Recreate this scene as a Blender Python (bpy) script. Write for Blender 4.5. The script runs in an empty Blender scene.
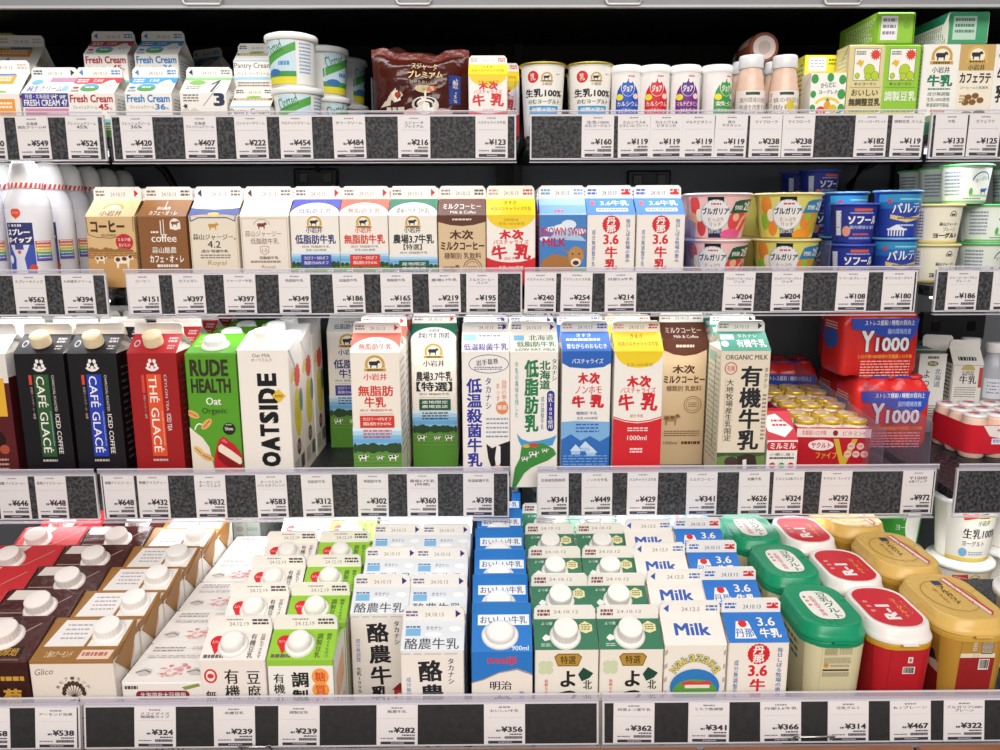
import bpy, math, random
from mathutils import Vector, Matrix
random.seed(7)
SC = bpy.context.scene
COL = SC.collection
# ------------------------------------------------------------------ camera
F_PX = 800.0
PITCH, YAW, ROLL = math.radians(11.3), math.radians(0.45), math.radians(-0.2)
CAM = Vector((0, 0, 1.30))
_f = Vector((math.sin(YAW)*math.cos(PITCH), math.cos(YAW)*math.cos(PITCH), -math.sin(PITCH)))
_r = Vector((math.cos(YAW), -math.sin(YAW), 0))
_u = _r.cross(_f)
_r2 = _r*math.cos(ROLL) + _u*math.sin(ROLL)
_u2 = _u*math.cos(ROLL) - _r*math.sin(ROLL)
cam_d = bpy.data.cameras.new('camera'); cam = bpy.data.objects.new('camera', cam_d); COL.objects.link(cam)
cam_d.sensor_width = 36; cam_d.lens = F_PX/1000*36; cam_d.clip_start = .02
M = Matrix((_r2, _u2, -_f)).transposed().to_4x4(); M.translation = CAM
cam.matrix_world = M; SC.camera = cam
def ray(u, v): return _f + _r2*((u-500)/F_PX) + _u2*((375-v)/F_PX)
def py_(u, v, y): d = ray(u, v); return CAM + d*((y-CAM.y)/d.y)      # point of the place seen at (u, v) on a plane at depth y
def pz_(u, v, z): d = ray(u, v); return CAM + d*((z-CAM.z)/d.z)      # ... or on a level plane at height z
# ------------------------------------------------------------------ light and exposure
SC.view_settings.view_transform = 'Standard'; SC.view_settings.look = 'None'
SC.view_settings.gamma = 1; SC.view_settings.use_curve_mapping = False
SC.view_settings.exposure = 0.09
W_ = bpy.data.worlds.new('store_air'); SC.world = W_; W_.use_nodes = True
W_.node_tree.nodes['Background'].inputs[0].default_value = (1, .955, .92, 1)
W_.node_tree.nodes['Background'].inputs[1].default_value = .36
def area(name, loc, rot, sx, sy, power, col=(1, 1, 1), spread=180):
    l = bpy.data.lights.new(name, 'AREA'); l.shape = 'RECTANGLE'; l.size = sx; l.size_y = sy
    l.energy = power; l.color = col; l.spread = math.radians(spread)
    o = bpy.data.objects.new(name, l); COL.objects.link(o); o.location = loc; o.rotation_euler = rot
    return o
area('store_ceiling_light', (0, -1.9, 2.75), (math.radians(52), 0, 0), 3.4, 1.0, 100, (1, .94, .88))
# ------------------------------------------------------------------ materials
def lin(h):
    h = h.lstrip('#'); c = [int(h[i:i+2], 16)/255 for i in (0, 2, 4)]
    return tuple(x/12.92 if x <= .04045 else ((x+.055)/1.055)**2.4 for x in c) + (1,)
MATS = {}
NAMED = {'W': '#f1ede6', 'K': '#17151a', 'G': '#8b857f'}
def mat(c, rough=.42, metal=0, clear=0, kind=None, emit=0):
    if not isinstance(c, str): return c
    c = NAMED.get(c, c); k = (c, rough, metal, clear, kind, emit)
    if k in MATS: return MATS[k]
    m = bpy.data.materials.new('print_'+c.strip('#') if not kind else kind); m.use_nodes = True
    nt = m.node_tree; b = nt.nodes['Principled BSDF']; b.inputs['Base Color'].default_value = lin(c)
    b.inputs['Metallic'].default_value = metal
    b.inputs['Specular IOR Level'].default_value = .35
    b.inputs['Roughness'].default_value = rough
    n = nt.nodes.new('ShaderNodeTexNoise'); n.inputs['Scale'].default_value = 60
    tc = nt.nodes.new('ShaderNodeTexCoord'); nt.links.new(tc.outputs['Object'], n.inputs['Vector'])
    mr = nt.nodes.new('ShaderNodeMapRange'); mr.inputs[3].default_value = rough*.85; mr.inputs[4].default_value = min(1, rough*1.15)
    nt.links.new(n.outputs[0], mr.inputs[0]); nt.links.new(mr.outputs[0], b.inputs['Roughness'])
    if kind == 'granite':
        b.inputs['Specular IOR Level'].default_value = .12
        n.inputs['Scale'].default_value = 240; n.inputs['Detail'].default_value = 4
        cr = nt.nodes.new('ShaderNodeValToRGB'); nt.links.new(n.outputs[0], cr.inputs[0])
        e = cr.color_ramp.elements; e[0].position = .40; e[0].color = lin('#09090b' if c < '#2' else '#0d0d0f'); e[1].position = .66; e[1].color = lin('#1a1a1d' if c < '#2' else '#4a4a4f')
        nt.links.new(cr.outputs[0], b.inputs['Base Color'])
    if kind == 'wrinkled_foil':
        n.inputs['Scale'].default_value = 75; bp = nt.nodes.new('ShaderNodeBump'); bp.inputs['Strength'].default_value = .35; bp.inputs['Distance'].default_value = .004
        nt.links.new(n.outputs[0], bp.inputs['Height']); nt.links.new(bp.outputs[0], b.inputs['Normal'])
    if kind == 'wood':
        mp = nt.nodes.new('ShaderNodeMapping'); mp.inputs['Scale'].default_value = (2, 40, 40); nt.links.new(tc.outputs['Object'], mp.inputs['Vector'])
        nt.links.new(mp.outputs[0], n.inputs['Vector']); n.inputs['Scale'].default_value = 6
        cr = nt.nodes.new('ShaderNodeValToRGB'); nt.links.new(n.outputs[0], cr.inputs[0])
        e = cr.color_ramp.elements; e[0].color = lin('#7a4a30'); e[1].color = lin('#a86f4c')
        nt.links.new(cr.outputs[0], b.inputs['Base Color'])
    if emit:
        b.inputs['Emission Color'].default_value = lin(c); b.inputs['Emission Strength'].default_value = emit
    if clear:                                        # thin clear plastic: mostly see-through, a little gloss
        out = nt.nodes['Material Output']; t = nt.nodes.new('ShaderNodeBsdfTransparent'); t.inputs[0].default_value = lin(c); b.inputs['Specular IOR Level'].default_value = .5
        mx = nt.nodes.new('ShaderNodeMixShader'); mx.inputs[0].default_value = 1-clear
        nt.links.new(t.outputs[0], mx.inputs[1]); nt.links.new(b.outputs[0], mx.inputs[2]); nt.links.new(mx.outputs[0], out.inputs[0])
    MATS[k] = m
    return m
# ------------------------------------------------------------------ mesh building
KIDS = {}
class MB:
    def __init__(s): s.v = []; s.f = []; s.m = []; s.s = []; s.ms = []
    def mi(s, m):
        if m not in s.ms: s.ms.append(m)
        return s.ms.index(m)
    def add(s, vs, fs, m, sm=False, T=None):
        b = len(s.v); s.v += [tuple(T @ Vector(p)) if T else tuple(p) for p in vs]; k = s.mi(m)
        for f in fs: s.f.append([b+i for i in f]); s.m.append(k); s.s.append(sm)
    def loft(s, rings, m, c0=True, c1=True, sm=False, T=None):
        n = len(rings[0]); vs = [p for r in rings for p in r]; fs = []
        for i in range(len(rings)-1):
            for j in range(n):
                a = i*n+j; b = i*n+(j+1) % n; fs.append((a, b, b+n, a+n))
        s.add(vs, fs, m, sm, T)
        if c0: s.add(rings[0], [list(range(n))[::-1]], m, False, T)
        if c1: s.add(rings[-1], [list(range(n))], m, False, T)
    def lathe(s, prof, n, m, sm=True, T=None, rib=0, sx=1, sy=1, c0=True, c1=True):
        R = []
        for r, z in prof:
            R.append([((r-(rib if (rib and j % 2) else 0))*math.cos(2*math.pi*j/n)*sx, (r-(rib if (rib and j % 2) else 0))*math.sin(2*math.pi*j/n)*sy, z) for j in range(n)])
        s.loft(R, m, c0, c1, sm, T)
    def box(s, a, b, m, T=None, ch=0):
        x0, y0, z0 = a; x1, y1, z1 = b
        if ch:
            r = lambda i: [(x0+i, y0+ch, 0), (x0+ch, y0+i, 0), (x1-ch, y0+i, 0), (x1-i, y0+ch, 0), (x1-i, y1-ch, 0), (x1-ch, y1-i, 0), (x0+ch, y1-i, 0), (x0+i, y1-ch, 0)]
            R = [[(x, y, z) for x, y, _ in r(i)] for i, z in ((ch*.6, z0), (0, z0+ch), (0, z1-ch), (ch*.6, z1))]
        else:
            R = [[(x0, y0, z), (x1, y0, z), (x1, y1, z), (x0, y1, z)] for z in (z0, z1)]
        s.loft(R, m, T=T)
    def mesh(s, name):
        me = bpy.data.meshes.new(name); me.from_pydata(s.v, [], s.f)
        for m in s.ms: me.materials.append(m)
        me.polygons.foreach_set('material_index', s.m); me.polygons.foreach_set('use_smooth', s.s)
        me.update(); return me
    def build(s, name, parent=None, loc=None, label=None):
        o = bpy.data.objects.new(name, s.mesh(name)); COL.objects.link(o)
        if parent: o.parent = parent; KIDS.setdefault(parent.name, []).append(o)
        if loc is not None: o.location = loc
        if label: o['label'] = label
        return o
def tag_(o, label, cat, group=None, kind=None):
    if label: o['label'] = label
    if cat: o['category'] = cat
    if group: o['group'] = group
    if kind: o['kind'] = kind
    return o
def thing(name, label, cat, loc=(0, 0, 0), rot=0, group=None):
    o = bpy.data.objects.new(name, None); o.empty_display_size = .02; COL.objects.link(o); o.location = loc
    o.rotation_euler = rot if isinstance(rot, tuple) else (0, 0, rot)
    return tag_(o, label, cat, group)
def dup(r, loc, label, rot=None, group=None):
    c = r.copy(); COL.objects.link(c); c.location = loc; c['label'] = label
    if rot is not None: c.rotation_euler = rot if isinstance(rot, tuple) else (0, 0, rot)
    if group: c['group'] = group
    def kids(a, b):
        for k in KIDS.get(a.name, []):
            d = k.copy(); COL.objects.link(d); d.parent = b; KIDS.setdefault(b.name, []).append(d); kids(k, d)
    kids(r, c); return c
ORD = ['front', 'second', 'third', 'fourth', 'fifth', 'sixth', 'seventh', 'eighth']
def rrect(w, d, r, n=3, z=0, cx=0, cy=0):
    p = []
    for sx, sy, a0 in ((1, -1, -90), (1, 1, 0), (-1, 1, 90), (-1, -1, 180)):
        for i in range(n+1):
            a = math.radians(a0+90*i/n); p.append((cx+sx*(w/2-r)+r*math.cos(a), cy+sy*(d/2-r)+r*math.sin(a), z))
    return p
# ------------------------------------------------------------------ printing on faces
TXT = {}
def text_geo(s, b):
    k = (s, b)
    if k not in TXT:
        c = bpy.data.curves.new('t', 'FONT'); c.body = s; c.resolution_u = 2; c.offset = b; c.align_x = 'CENTER'
        o = bpy.data.objects.new('t', c); COL.objects.link(o)
        me = bpy.data.meshes.new_from_object(o.evaluated_get(bpy.context.evaluated_depsgraph_get()))
        TXT[k] = ([(v.co.x, v.co.y) for v in me.vertices], [list(p.vertices) for p in me.polygons])
        bpy.data.objects.remove(o); bpy.data.curves.remove(c); bpy.data.meshes.remove(me)
    return TXT[k]
def clip(poly, x, keep_right):
    out = []
    for i in range(len(poly)):
        a, b = poly[i], poly[(i+1) % len(poly)]
        ia, ib = (a[0] >= x) == keep_right or a[0] == x, (b[0] >= x) == keep_right or b[0] == x
        if ia: out.append(a)
        if ia != ib:
            t = (x-a[0])/(b[0]-a[0]); out.append((x, a[1]+t*(b[1]-a[1])))
    return out
class Face:
    """A printable face: x runs 0..1 across, y runs down from the top edge in face widths."""
    def __init__(s, mb, fn, H, step=0): s.mb = mb; s.fn = fn; s.H = H; s.step = step; s.k = 0; s.b = .00015
    def off(s): s.k += 1; return s.b+.00003*s.k
    def poly(s, pts, c, o=None, **kw):
        o = o or s.off(); m = c if not isinstance(c, str) else mat(c, **kw)
        P = [pts]
        if s.step:
            P = []; xs = [p[0] for p in pts]; g = math.floor(min(xs)/s.step+1e-6)+1; rest = pts
            while g*s.step < max(xs)-1e-6:
                P.append(clip(rest, g*s.step, False)); rest = clip(rest, g*s.step, True); g += 1
            P.append(rest)
        for q in P:
            if len(q) >= 3: s.mb.add([s.fn(x, y, o) for x, y in q], [list(range(len(q)))[::-1]], m)
    def rect(s, x0, y0, x1, y1, c, **kw): s.poly([(x0, y0), (x1, y0), (x1, y1), (x0, y1)], c, **kw)
    def frame(s, x0, y0, x1, y1, c, w=.01):
        for q in ((x0, y0, x1, y0+w), (x0, y1-w, x1, y1), (x0, y0, x0+w, y1), (x1-w, y0, x1, y1)): s.rect(*q, c)
    def ell(s, cx, cy, rx, ry, c, n=20, a0=0, a1=360, **kw):
        s.poly([(cx+rx*math.cos(math.radians(a0+(a1-a0)*i/n)), cy+ry*math.sin(math.radians(a0+(a1-a0)*i/n))) for i in range(n if a1-a0 == 360 else n+1)], c, **kw)
    def ring(s, cx, cy, rx, ry, c, w=.015, a0=0, a1=360, n=24):
        o = s.off(); m = mat(c)
        p = lambda r, i: (cx+(rx-r)*math.cos(math.radians(a0+(a1-a0)*i/n)), cy+(ry-r)*math.sin(math.radians(a0+(a1-a0)*i/n)))
        for i in range(n): s.mb.add([s.fn(*q, o) for q in (p(0, i), p(0, i+1), p(w, i+1), p(w, i))], [(3, 2, 1, 0)], m)
    def star(s, cx, cy, r, c, n=16, k=.86):
        s.poly([(cx+r*(1 if i % 2 else k)*math.cos(math.pi*i/n), cy+r*(1 if i % 2 else k)*math.sin(math.pi*i/n)) for i in range(2*n)], c)
    def line(s, pts, c, w=.012):
        o = s.off(); m = mat(c)
        for (a, b), (d, e) in zip(pts, pts[1:]):
            L = math.hypot(d-a, e-b) or 1; nx, ny = -(e-b)/L*w/2, (d-a)/L*w/2
            s.mb.add([s.fn(*q, o) for q in ((a+nx, b+ny), (a-nx, b-ny), (d-nx, e-ny), (d+nx, e+ny))], [(0, 1, 2, 3)], m)
    def t(s, txt, x0, y0, x1, y1, c, b=.012, rot=0, sl=0):
        V, T = text_geo(txt, 0)
        if not V: return
        if b > .008:
            S = [(-b, 0), (b, 0)] if b < .025 else [(-b, -b*.7), (b, -b*.7), (-b, b*.7), (b, b*.7), (0, 0)]; n = len(V)
            nk = n; T = [[i+n*k for i in f] for k in range(len(S)) for f in T]; V = [(x+dx, y+dy) for dx, dy in S for x, y in V]
        else: nk = len(V)
        xs = [p[0] for p in V]; ys = [p[1] for p in V]; ax, ay = min(xs), min(ys); w, h = max(xs)-ax or 1, max(ys)-ay or 1
        cx, cy = (x0+x1)/2, (y0+y1)/2; W, H = x1-x0, y1-y0
        if abs(rot) == 90: W, H = H, W
        ca, sa = math.cos(math.radians(rot)), math.sin(math.radians(rot)); q = []
        for x, y in V:
            X = ((x-ax)/w-.5)*W; Y = -((y-ay)/h-.5)*H; X -= Y*sl
            q.append((cx+X*ca-Y*sa, cy+X*sa+Y*ca))
        o = s.off(); s.mb.add([s.fn(x, y, o+(i//nk)*.000006) for i, (x, y) in enumerate(q)], T, mat(c)); s.k += 1
    def vt(s, txt, x0, y0, x1, y1, c, b=.012):
        n = len(txt); h = (y1-y0)/n; o = s.off(); m = mat(c); k = min(x1-x0, h*1.25)
        for i, ch in enumerate(txt):
            if ch == ' ': continue
            ch2 = '｜' if ch == 'ー' else ch
            V, T = text_geo(ch2, 0); k0 = len(V)
            if b > .008:
                S = [(-b, 0), (b, 0)] if b < .025 else [(-b, -b*.7), (b, -b*.7), (-b, b*.7), (b, b*.7)]
                T = [[q+k0*e for q in g] for e in range(len(S)) for g in T]; V = [(x+dx, y+dy) for dx, dy in S for x, y in V]
            cx, cy = (x0+x1)/2, y0+h*(i+.5)
            s.mb.add([s.fn(cx+x*(x1-x0)*.98, cy-(y-.375)*h*1.0, o+(e//k0)*.000006) for e, (x, y) in enumerate(V)], T, m)
        s.k += 1
    def lines(s, x0, y0, x1, y1, n, c, fill=.5, dash=.05):
        h = (y1-y0)/n; o = s.off(); m = mat(c)
        for i in range(n):
            x = x0; yy = y0+h*i
            while x < x1-.004:
                l = min(dash*random.uniform(.5, 1.5), x1-x)
                s.mb.add([s.fn(*q, o) for q in ((x, yy), (x+l, yy), (x+l, yy+h*fill), (x, yy+h*fill))], [(3, 2, 1, 0)], m); x += l+dash*.25
    def barcode(s, x0, y0, x1, y1):
        s.rect(x0, y0, x1, y1, 'W'); x = x0+.06*(x1-x0)
        while x < x1-.08*(x1-x0):
            w = random.choice((.02, .03, .05))*(x1-x0); s.rect(x, y0+.05*(y1-y0), x+w, y1-.12*(y1-y0), 'K'); x += w+random.choice((.02, .03))*(x1-x0)
    def cow(s, cx, cy, k, c='#f4f0ea', p='#1d1a1a', flip=1):
        q = [(-.5, -.2), (-.45, -.28), (.2, -.28), (.28, -.36), (.42, -.38), (.57, -.2), (.52, -.1), (.38, -.14), (.3, .05), (.28, .35), (.2, .35), (.18, .1), (-.25, .1), (-.28, .35), (-.38, .35), (-.4, .05), (-.5, 0)]
        s.poly([(cx+flip*k*x, cy+k*y) for x, y in q], c)
        if p: 
            for x, y, a, b in ((-.3, -.12, .13, .12), (.05, -.16, .14, .11), (.38, -.27, .1, .1)): s.ell(cx+flip*k*x, cy+k*y, k*a, k*b, p, 10)
    def emblem(s, cx, cy, r, g='#c9a24a'):
        s.ell(cx, cy, r, r*.95, g, 20, 180, 360); s.rect(cx-r, cy, cx+r, cy+r*.35, g); s.ell(cx, cy, r*.74, r*.7, '#f2ead8', 16)
        s.cow(cx-.05*r, cy, r*1.1, '#2a2a30', None); s.rect(cx-r*1.1, cy+r*.42, cx+r*1.1, cy+r*.72, g); s.lines(cx-r*.8, cy+r*.48, cx+r*.8, cy+r*.68, 1, '#5b4520', .9, r*.2)
    def meadow(s, y0, y1, cows=((.25, .1), (.75, .1)), sky=True, trees='#2f4a2c', x0=0, x1=1):
        h = y1-y0
        if sky:
            for i, c in enumerate(('#dfeaf0', '#b5d5ea', '#86bbe2', '#6cabdc', '#8cc0e4')): s.rect(x0, y0+h*.1*i, x1, y0+h*.1*(i+1)+.002, c)
        s.rect(x0, y0+h*.5, x1, y1, '#5c8f3a')
        for i in range(11):
            x = x0+(x1-x0)*(.04+.92*i/10); r = h*random.uniform(.07, .14); s.ell(x, y0+h*.52, min(r, x-x0+.001, x1-x+.001), r, trees, 9)
        for i in range(4): s.rect(x0, y0+h*(.66+.09*i), x1, y0+h*(.68+.09*i), '#6fa543')
        for x, k in cows: s.cow(x, y0+h*.76, k)
def planar(mb, o, U, D, W, H):
    o, U, D = Vector(o), Vector(U).normalized(), Vector(D).normalized(); N = D.cross(U)
    cl = lambda q, m: 0 if q < 0 else m if q > m else q
    return Face(mb, lambda x, y, f: tuple(o+U*(cl(x, 1)*W)+D*(cl(y, H/W)*W)+N*f), H/W)
def curved(mb, rfun, ztop, zbot, span, step=.04, rot=0):
    W = rfun((ztop+zbot)/2)*span
    def fn(x, y, f):
        z = ztop-max(0, min(y*W, ztop-zbot)); r = rfun(max(z, zbot-.01))+f+.0002; a = (x-.5)*span+rot; return (r*math.sin(a), -r*math.cos(a), z)
    return Face(mb, fn, (ztop-zbot)/W, step)
# ------------------------------------------------------------------ package kinds
def make_cap(root, M4, r=.0125, h=.014, col='W', collar=True, sx=1, ccol=None, lean=1.0, plain=False):
    m = MB()
    if plain: m.lathe([(r, 0), (r*.99, h*.35), (r*.95*lean, h*.68), (r*.84*lean, h*.88), (r*.62*lean, h*.98), (r*.3, h), (.0005, h)], 36, mat(col, .45), True, M4, sx=sx)
    else: m.lathe([(r*.98, 0), (r, .0012), (r*.97*lean, h*.84)], 48, mat(col, .5), False, M4, rib=r*.035, sx=sx, c1=False)
    if not plain: m.lathe([(r*.96*lean, h*.83), (r*.95*lean, h*.92), (r*.91*lean, h*.98), (r*.86*lean, h), (r*.2, h)], 32, mat(col, .5), True, M4, sx=sx, c0=False)
    c = m.build('cap', root)
    if collar:
        m = MB(); m.lathe([(r*1.22, -.002), (r*1.25, .0008), (r*1.12, .003), (r*.9, .003)], 28, mat(ccol or col, .5), True, M4, sx=sx); m.build('cap_collar', c)
    return c
def gable(name, label, cat, w, d, h, rh, fh, col, deco, roof=None, fin=None, side=None, cap=None, group=None, gab=None):
    """Gable-top carton: ridge runs across, front and back roof panels slope, sides fold in."""
    root = thing(name, label, cat, group=group); mb = MB(); t = .0016; c = mat(col); rc = mat(roof or col); sc = mat(side or col); gc = mat(gab or side or col)
    r = .0015
    mb.loft([rrect(w, d, r, 2, 0), rrect(w, d, r, 2, h)], c, True, False)
    X, Y = w/2, d/2
    A, B, C, D = (-X, -Y, h), (X, -Y, h), (X, Y, h), (-X, Y, h)
    e = [(-X, -t, h+rh), (X, -t, h+rh), (X, t, h+rh), (-X, t, h+rh)]
    ax = X-.30*w
    mb.add([A, B, e[1], e[0]], [(0, 1, 2, 3)], rc); mb.add([C, D, e[3], e[2]], [(0, 1, 2, 3)], rc)
    for s, p, q, i, j in ((1, B, C, e[1], e[2]), (-1, D, A, e[3], e[0])):
        ap = (s*ax, 0, h+rh*.94)
        mb.add([p, q, ap, i, j], [(0, 1, 2), (0, 2, 3), (1, 4, 2)], gc)
    L = math.hypot(Y-t, rh)
    mb2 = MB(); fc = mat(fin or 'W'); k = .004
    R = [[(x, yy, z) for x, z in ((-X, h+rh-.001), (X, h+rh-.001), (X-.0006, h+rh+fh-k), (X-k, h+rh+fh), (-X+k, h+rh+fh), (-X+.0006, h+rh+fh-k))] for yy in (-t, t)]
    mb2.loft(R, fc)
    Fs = {'f': planar(mb, (-X, -Y, h), (1, 0, 0), (0, 0, -1), w, h), 'r': planar(mb, (-X, -t, h+rh), (1, 0, 0), (0, -(Y-t), -rh), w, L),
          'R': planar(mb, (X, -Y, h), (0, 1, 0), (0, 0, -1), d, h), 'L': planar(mb, (-X, Y, h), (0, -1, 0), (0, 0, -1), d, h),
          't': planar(mb2, (-X, -t, h+rh+fh), (1, 0, 0), (0, 0, -1), w, fh)}
    deco(Fs); mb.build('body', root); mb2.build('top_fin', root)
    if cap:
        cx, cy, cr, ch, cc, kw = (list(cap)+[{}])[:6] if len(cap) < 6 else cap
        p = Vector((-X+cx*w, -t-(Y-t)*cy, h+rh-rh*cy)); n = Vector((0, -rh, Y-t)).normalized()
        n = (n+Vector((0, 0, kw.get('up', .0)))).normalized()
        xx = Vector((1, 0, 0)); yy = n.cross(xx); T = Matrix((xx, yy, n)).transposed().to_4x4(); T.translation = p
        make_cap(root, T, cr, ch, cc, kw.get('collar', True), kw.get('sx', 1), lean=kw.get('lean', 1), plain=kw.get('plain', False))
    root['fin_top'] = h+rh+fh
    return root
def brick(name, label, cat, w, d, h, col, deco, top=None, dh=0, cap=None, group=None, side=None, flap=None, ch=.0018, foldflaps=True):
    """Brick pack; dh lifts the back edge of the top, side flaps fold down."""
    root = thing(name, label, cat, group=group); mb = MB(); X, Y = w/2, d/2
    b = rrect(w, d, ch, 2, 0); up = [(x, y, h-ch+dh*(y+Y)/d) for x, y, z in rrect(w, d, ch, 2)]; tp = [(x, y, h+dh*(y+Y)/d) for x, y, z in rrect(w-2*ch, d-2*ch, ch, 2)]
    mb.loft([b, up], mat(col), True, False); mb.loft([up, tp], mat(top or col), False, True)
    n = Vector((0, -dh, d)).normalized(); L = math.hypot(d, dh)
    Fs = {'f': planar(mb, (-X, -Y, h), (1, 0, 0), (0, 0, -1), w, h), 'p': planar(mb, (-X, Y, h+dh), (1, 0, 0), (0, -d, -dh), w, L),
          'R': planar(mb, (X, -Y, h+dh*.5), (0, 1, 0), (0, 0, -1), d, h), 'L': planar(mb, (-X, Y, h+dh*.5), (0, -1, 0), (0, 0, -1), d, h)}
    deco(Fs); mb.build('body', root)
    if foldflaps:
        for s in (1, -1):
            m = MB(); q = [(s*(X+.0004), -Y*.93, h-.001), (s*(X+.0004), Y*.93, h+dh-.001), (s*(X+.0008), 0, h-d*.46)]
            q2 = [(s*(X+.0012), p[1]*.98, p[2]) for p in q]; m.loft([q, q2], mat(flap or top or side or col)); m.build('side_flap', root)
    if cap:
        cx, cy, cr, chh, cc = cap[:5]; kw = cap[5] if len(cap) > 5 else {}
        p = Vector((-X+cx*w, Y-cy*d, h+dh*(1-cy))); xx = Vector((1, 0, 0)); yy = n.cross(xx); T = Matrix((xx, yy, n)).transposed().to_4x4(); T.translation = p
        make_cap(root, T, cr, chh, cc, True, kw.get('sx', 1), kw.get('ccol'))
    return root
def cup(name, label, cat, rt, rb, h, col, deco, lid='W', lidover=.002, span=2.4, group=None, foot=.0, lidh=.0012, liddeco=None, metal=0, dome=0):
    root = thing(name, label, cat, group=group); mb = MB()
    mb.lathe([(rb*.93, 0), (rb, .002), (rb, foot+.002), (rt*.995, h-.004), (rt*1.03, h-.003), (rt*1.03, h-.001), (rt*.97, h-.0008)], 40, mat(col, .35))
    rf = lambda z: rb+(rt*.995-rb)*max(0, min(1, (z-foot-.002)/(h-.006-foot)))
    deco(curved(mb, rf, h-.0045, .002, span)); mb.build('body', root)
    m = MB(); R = rt*1.03+lidover
    if dome: m.lathe([(R*.97, h-.006), (R, h-.005), (R, h+.0005), (R*.97, h+.002), (R*.86, h+.0025), (R*.84, h+lidh*.6), (R*.8, h+lidh), (R*.2, h+lidh)], 44, mat(lid, .35))
    else: m.lathe([(R*.9, h-.0012), (R, h-.0016), (R*1.0, h), (R*.94, h+lidh), (R*.2, h+lidh)], 44, mat(lid, .35, metal))
    if liddeco: liddeco(planar(m, (-R, R, h+lidh), (1, 0, 0), (0, -1, 0), 2*R, 2*R))
    m.build('lid', root); return root
def fin(F, arrow=None, left='#6b6560', right=None, date='24.10.13', dc='#8d857d'):
    t = F['t']; H = t.H
    t.t(date, .36, H*.42, .66, H*.72, dc, .0)
    if left: t.lines(.05, H*.28, .24, H*.78, 2, left, .6, .06)
    if right: t.lines(.76, H*.28, .95, H*.78, 2, right, .6, .06)
    if arrow:
        s, c = arrow; x = .9 if s == 'r' else .1; k = 1 if s == 'r' else -1
        t.poly([(x-k*.045, H*.2), (x+k*.04, H*.5), (x-k*.045, H*.8)], c)
# ------------------------------------------------------------------ the refrigerated case
RY = {1: 1.10, 2: 1.085, 3: 1.06, 4: .74}
DZ = {1: 1.403, 2: 1.203, 3: .92, 4: .664}
BACKY = 1.52
def struct(name, a, b, m):
    mb = MB(); mb.box(a, b, m); o = mb.build(name); o['kind'] = 'structure'; return o
struct('wall_back', (-1.25, BACKY, .0), (1.25, BACKY+.04, 2.1), mat('#64676c', .5))
struct('wall_upper_shade', (-1.25, BACKY-.003, 1.41), (1.25, BACKY, 2.1), mat('#141416', .55))  # unlit wall behind the top row: its shade is painted as a black sheet
struct('wall_left', (-1.29, .6, .0), (-1.25, BACKY+.04, 2.1), mat('#2c2d31', .5))
struct('wall_right', (1.25, .6, .0), (1.29, BACKY+.04, 2.1), mat('#2c2d31', .5))
struct('floor', (-2.5, -1.5, -.05), (2.5, 1.6, 0), mat('#8f8a84', .4))
for i, x in enumerate((-.70, .03, .76)):
    mb = MB()
    for s in (-1, 1): mb.box((x+s*.016-.008, BACKY-.02, .64), (x+s*.016+.008, BACKY, 2.1), mat('#1d1e21', .5))
    mb.box((x-.009, BACKY-.008, .64), (x+.009, BACKY, 2.1), mat('#0c0c0e', .5))
    o = mb.build('trim_%d' % (i+1)); o['kind'] = 'structure'
for i, z in enumerate((1.52, 1.75)):
    mb = MB(); mb.box((-1.25, BACKY-.004, z), (1.25, BACKY, z+.004), mat('#131316')); o = mb.build('trim_%d' % (i+4)); o['kind'] = 'structure'
POS = ['far left', 'centre left', 'centre right', 'far right']
LEVEL = {1: 'top shelf', 2: 'second shelf down', 3: 'third shelf down', 4: 'bottom bay'}
SEG = {1: [(-90, 105), (112, 516), (530, 922), (930, 1090)], 2: [(-90, 107), (127, 522), (525, 916), (935, 1090)],
       3: [(-90, 97), (102, 509), (537, 934), (955, 1090)], 4: [(-90, 78), (82, 599), (603, 1120)]}
RV = {1: (114, 159.8), 2: (271.5, 313.8), 3: (471.5, 517), 4: (705.5, 745.5)}
BAND = {1: .0042, 2: .0055, 3: .0085, 4: .0095}
TILT = {1: 0, 2: 0, 3: 0, 4: -.16}
RAIL = {}
LED = {1: .55, 2: .72, 3: .88}
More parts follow.
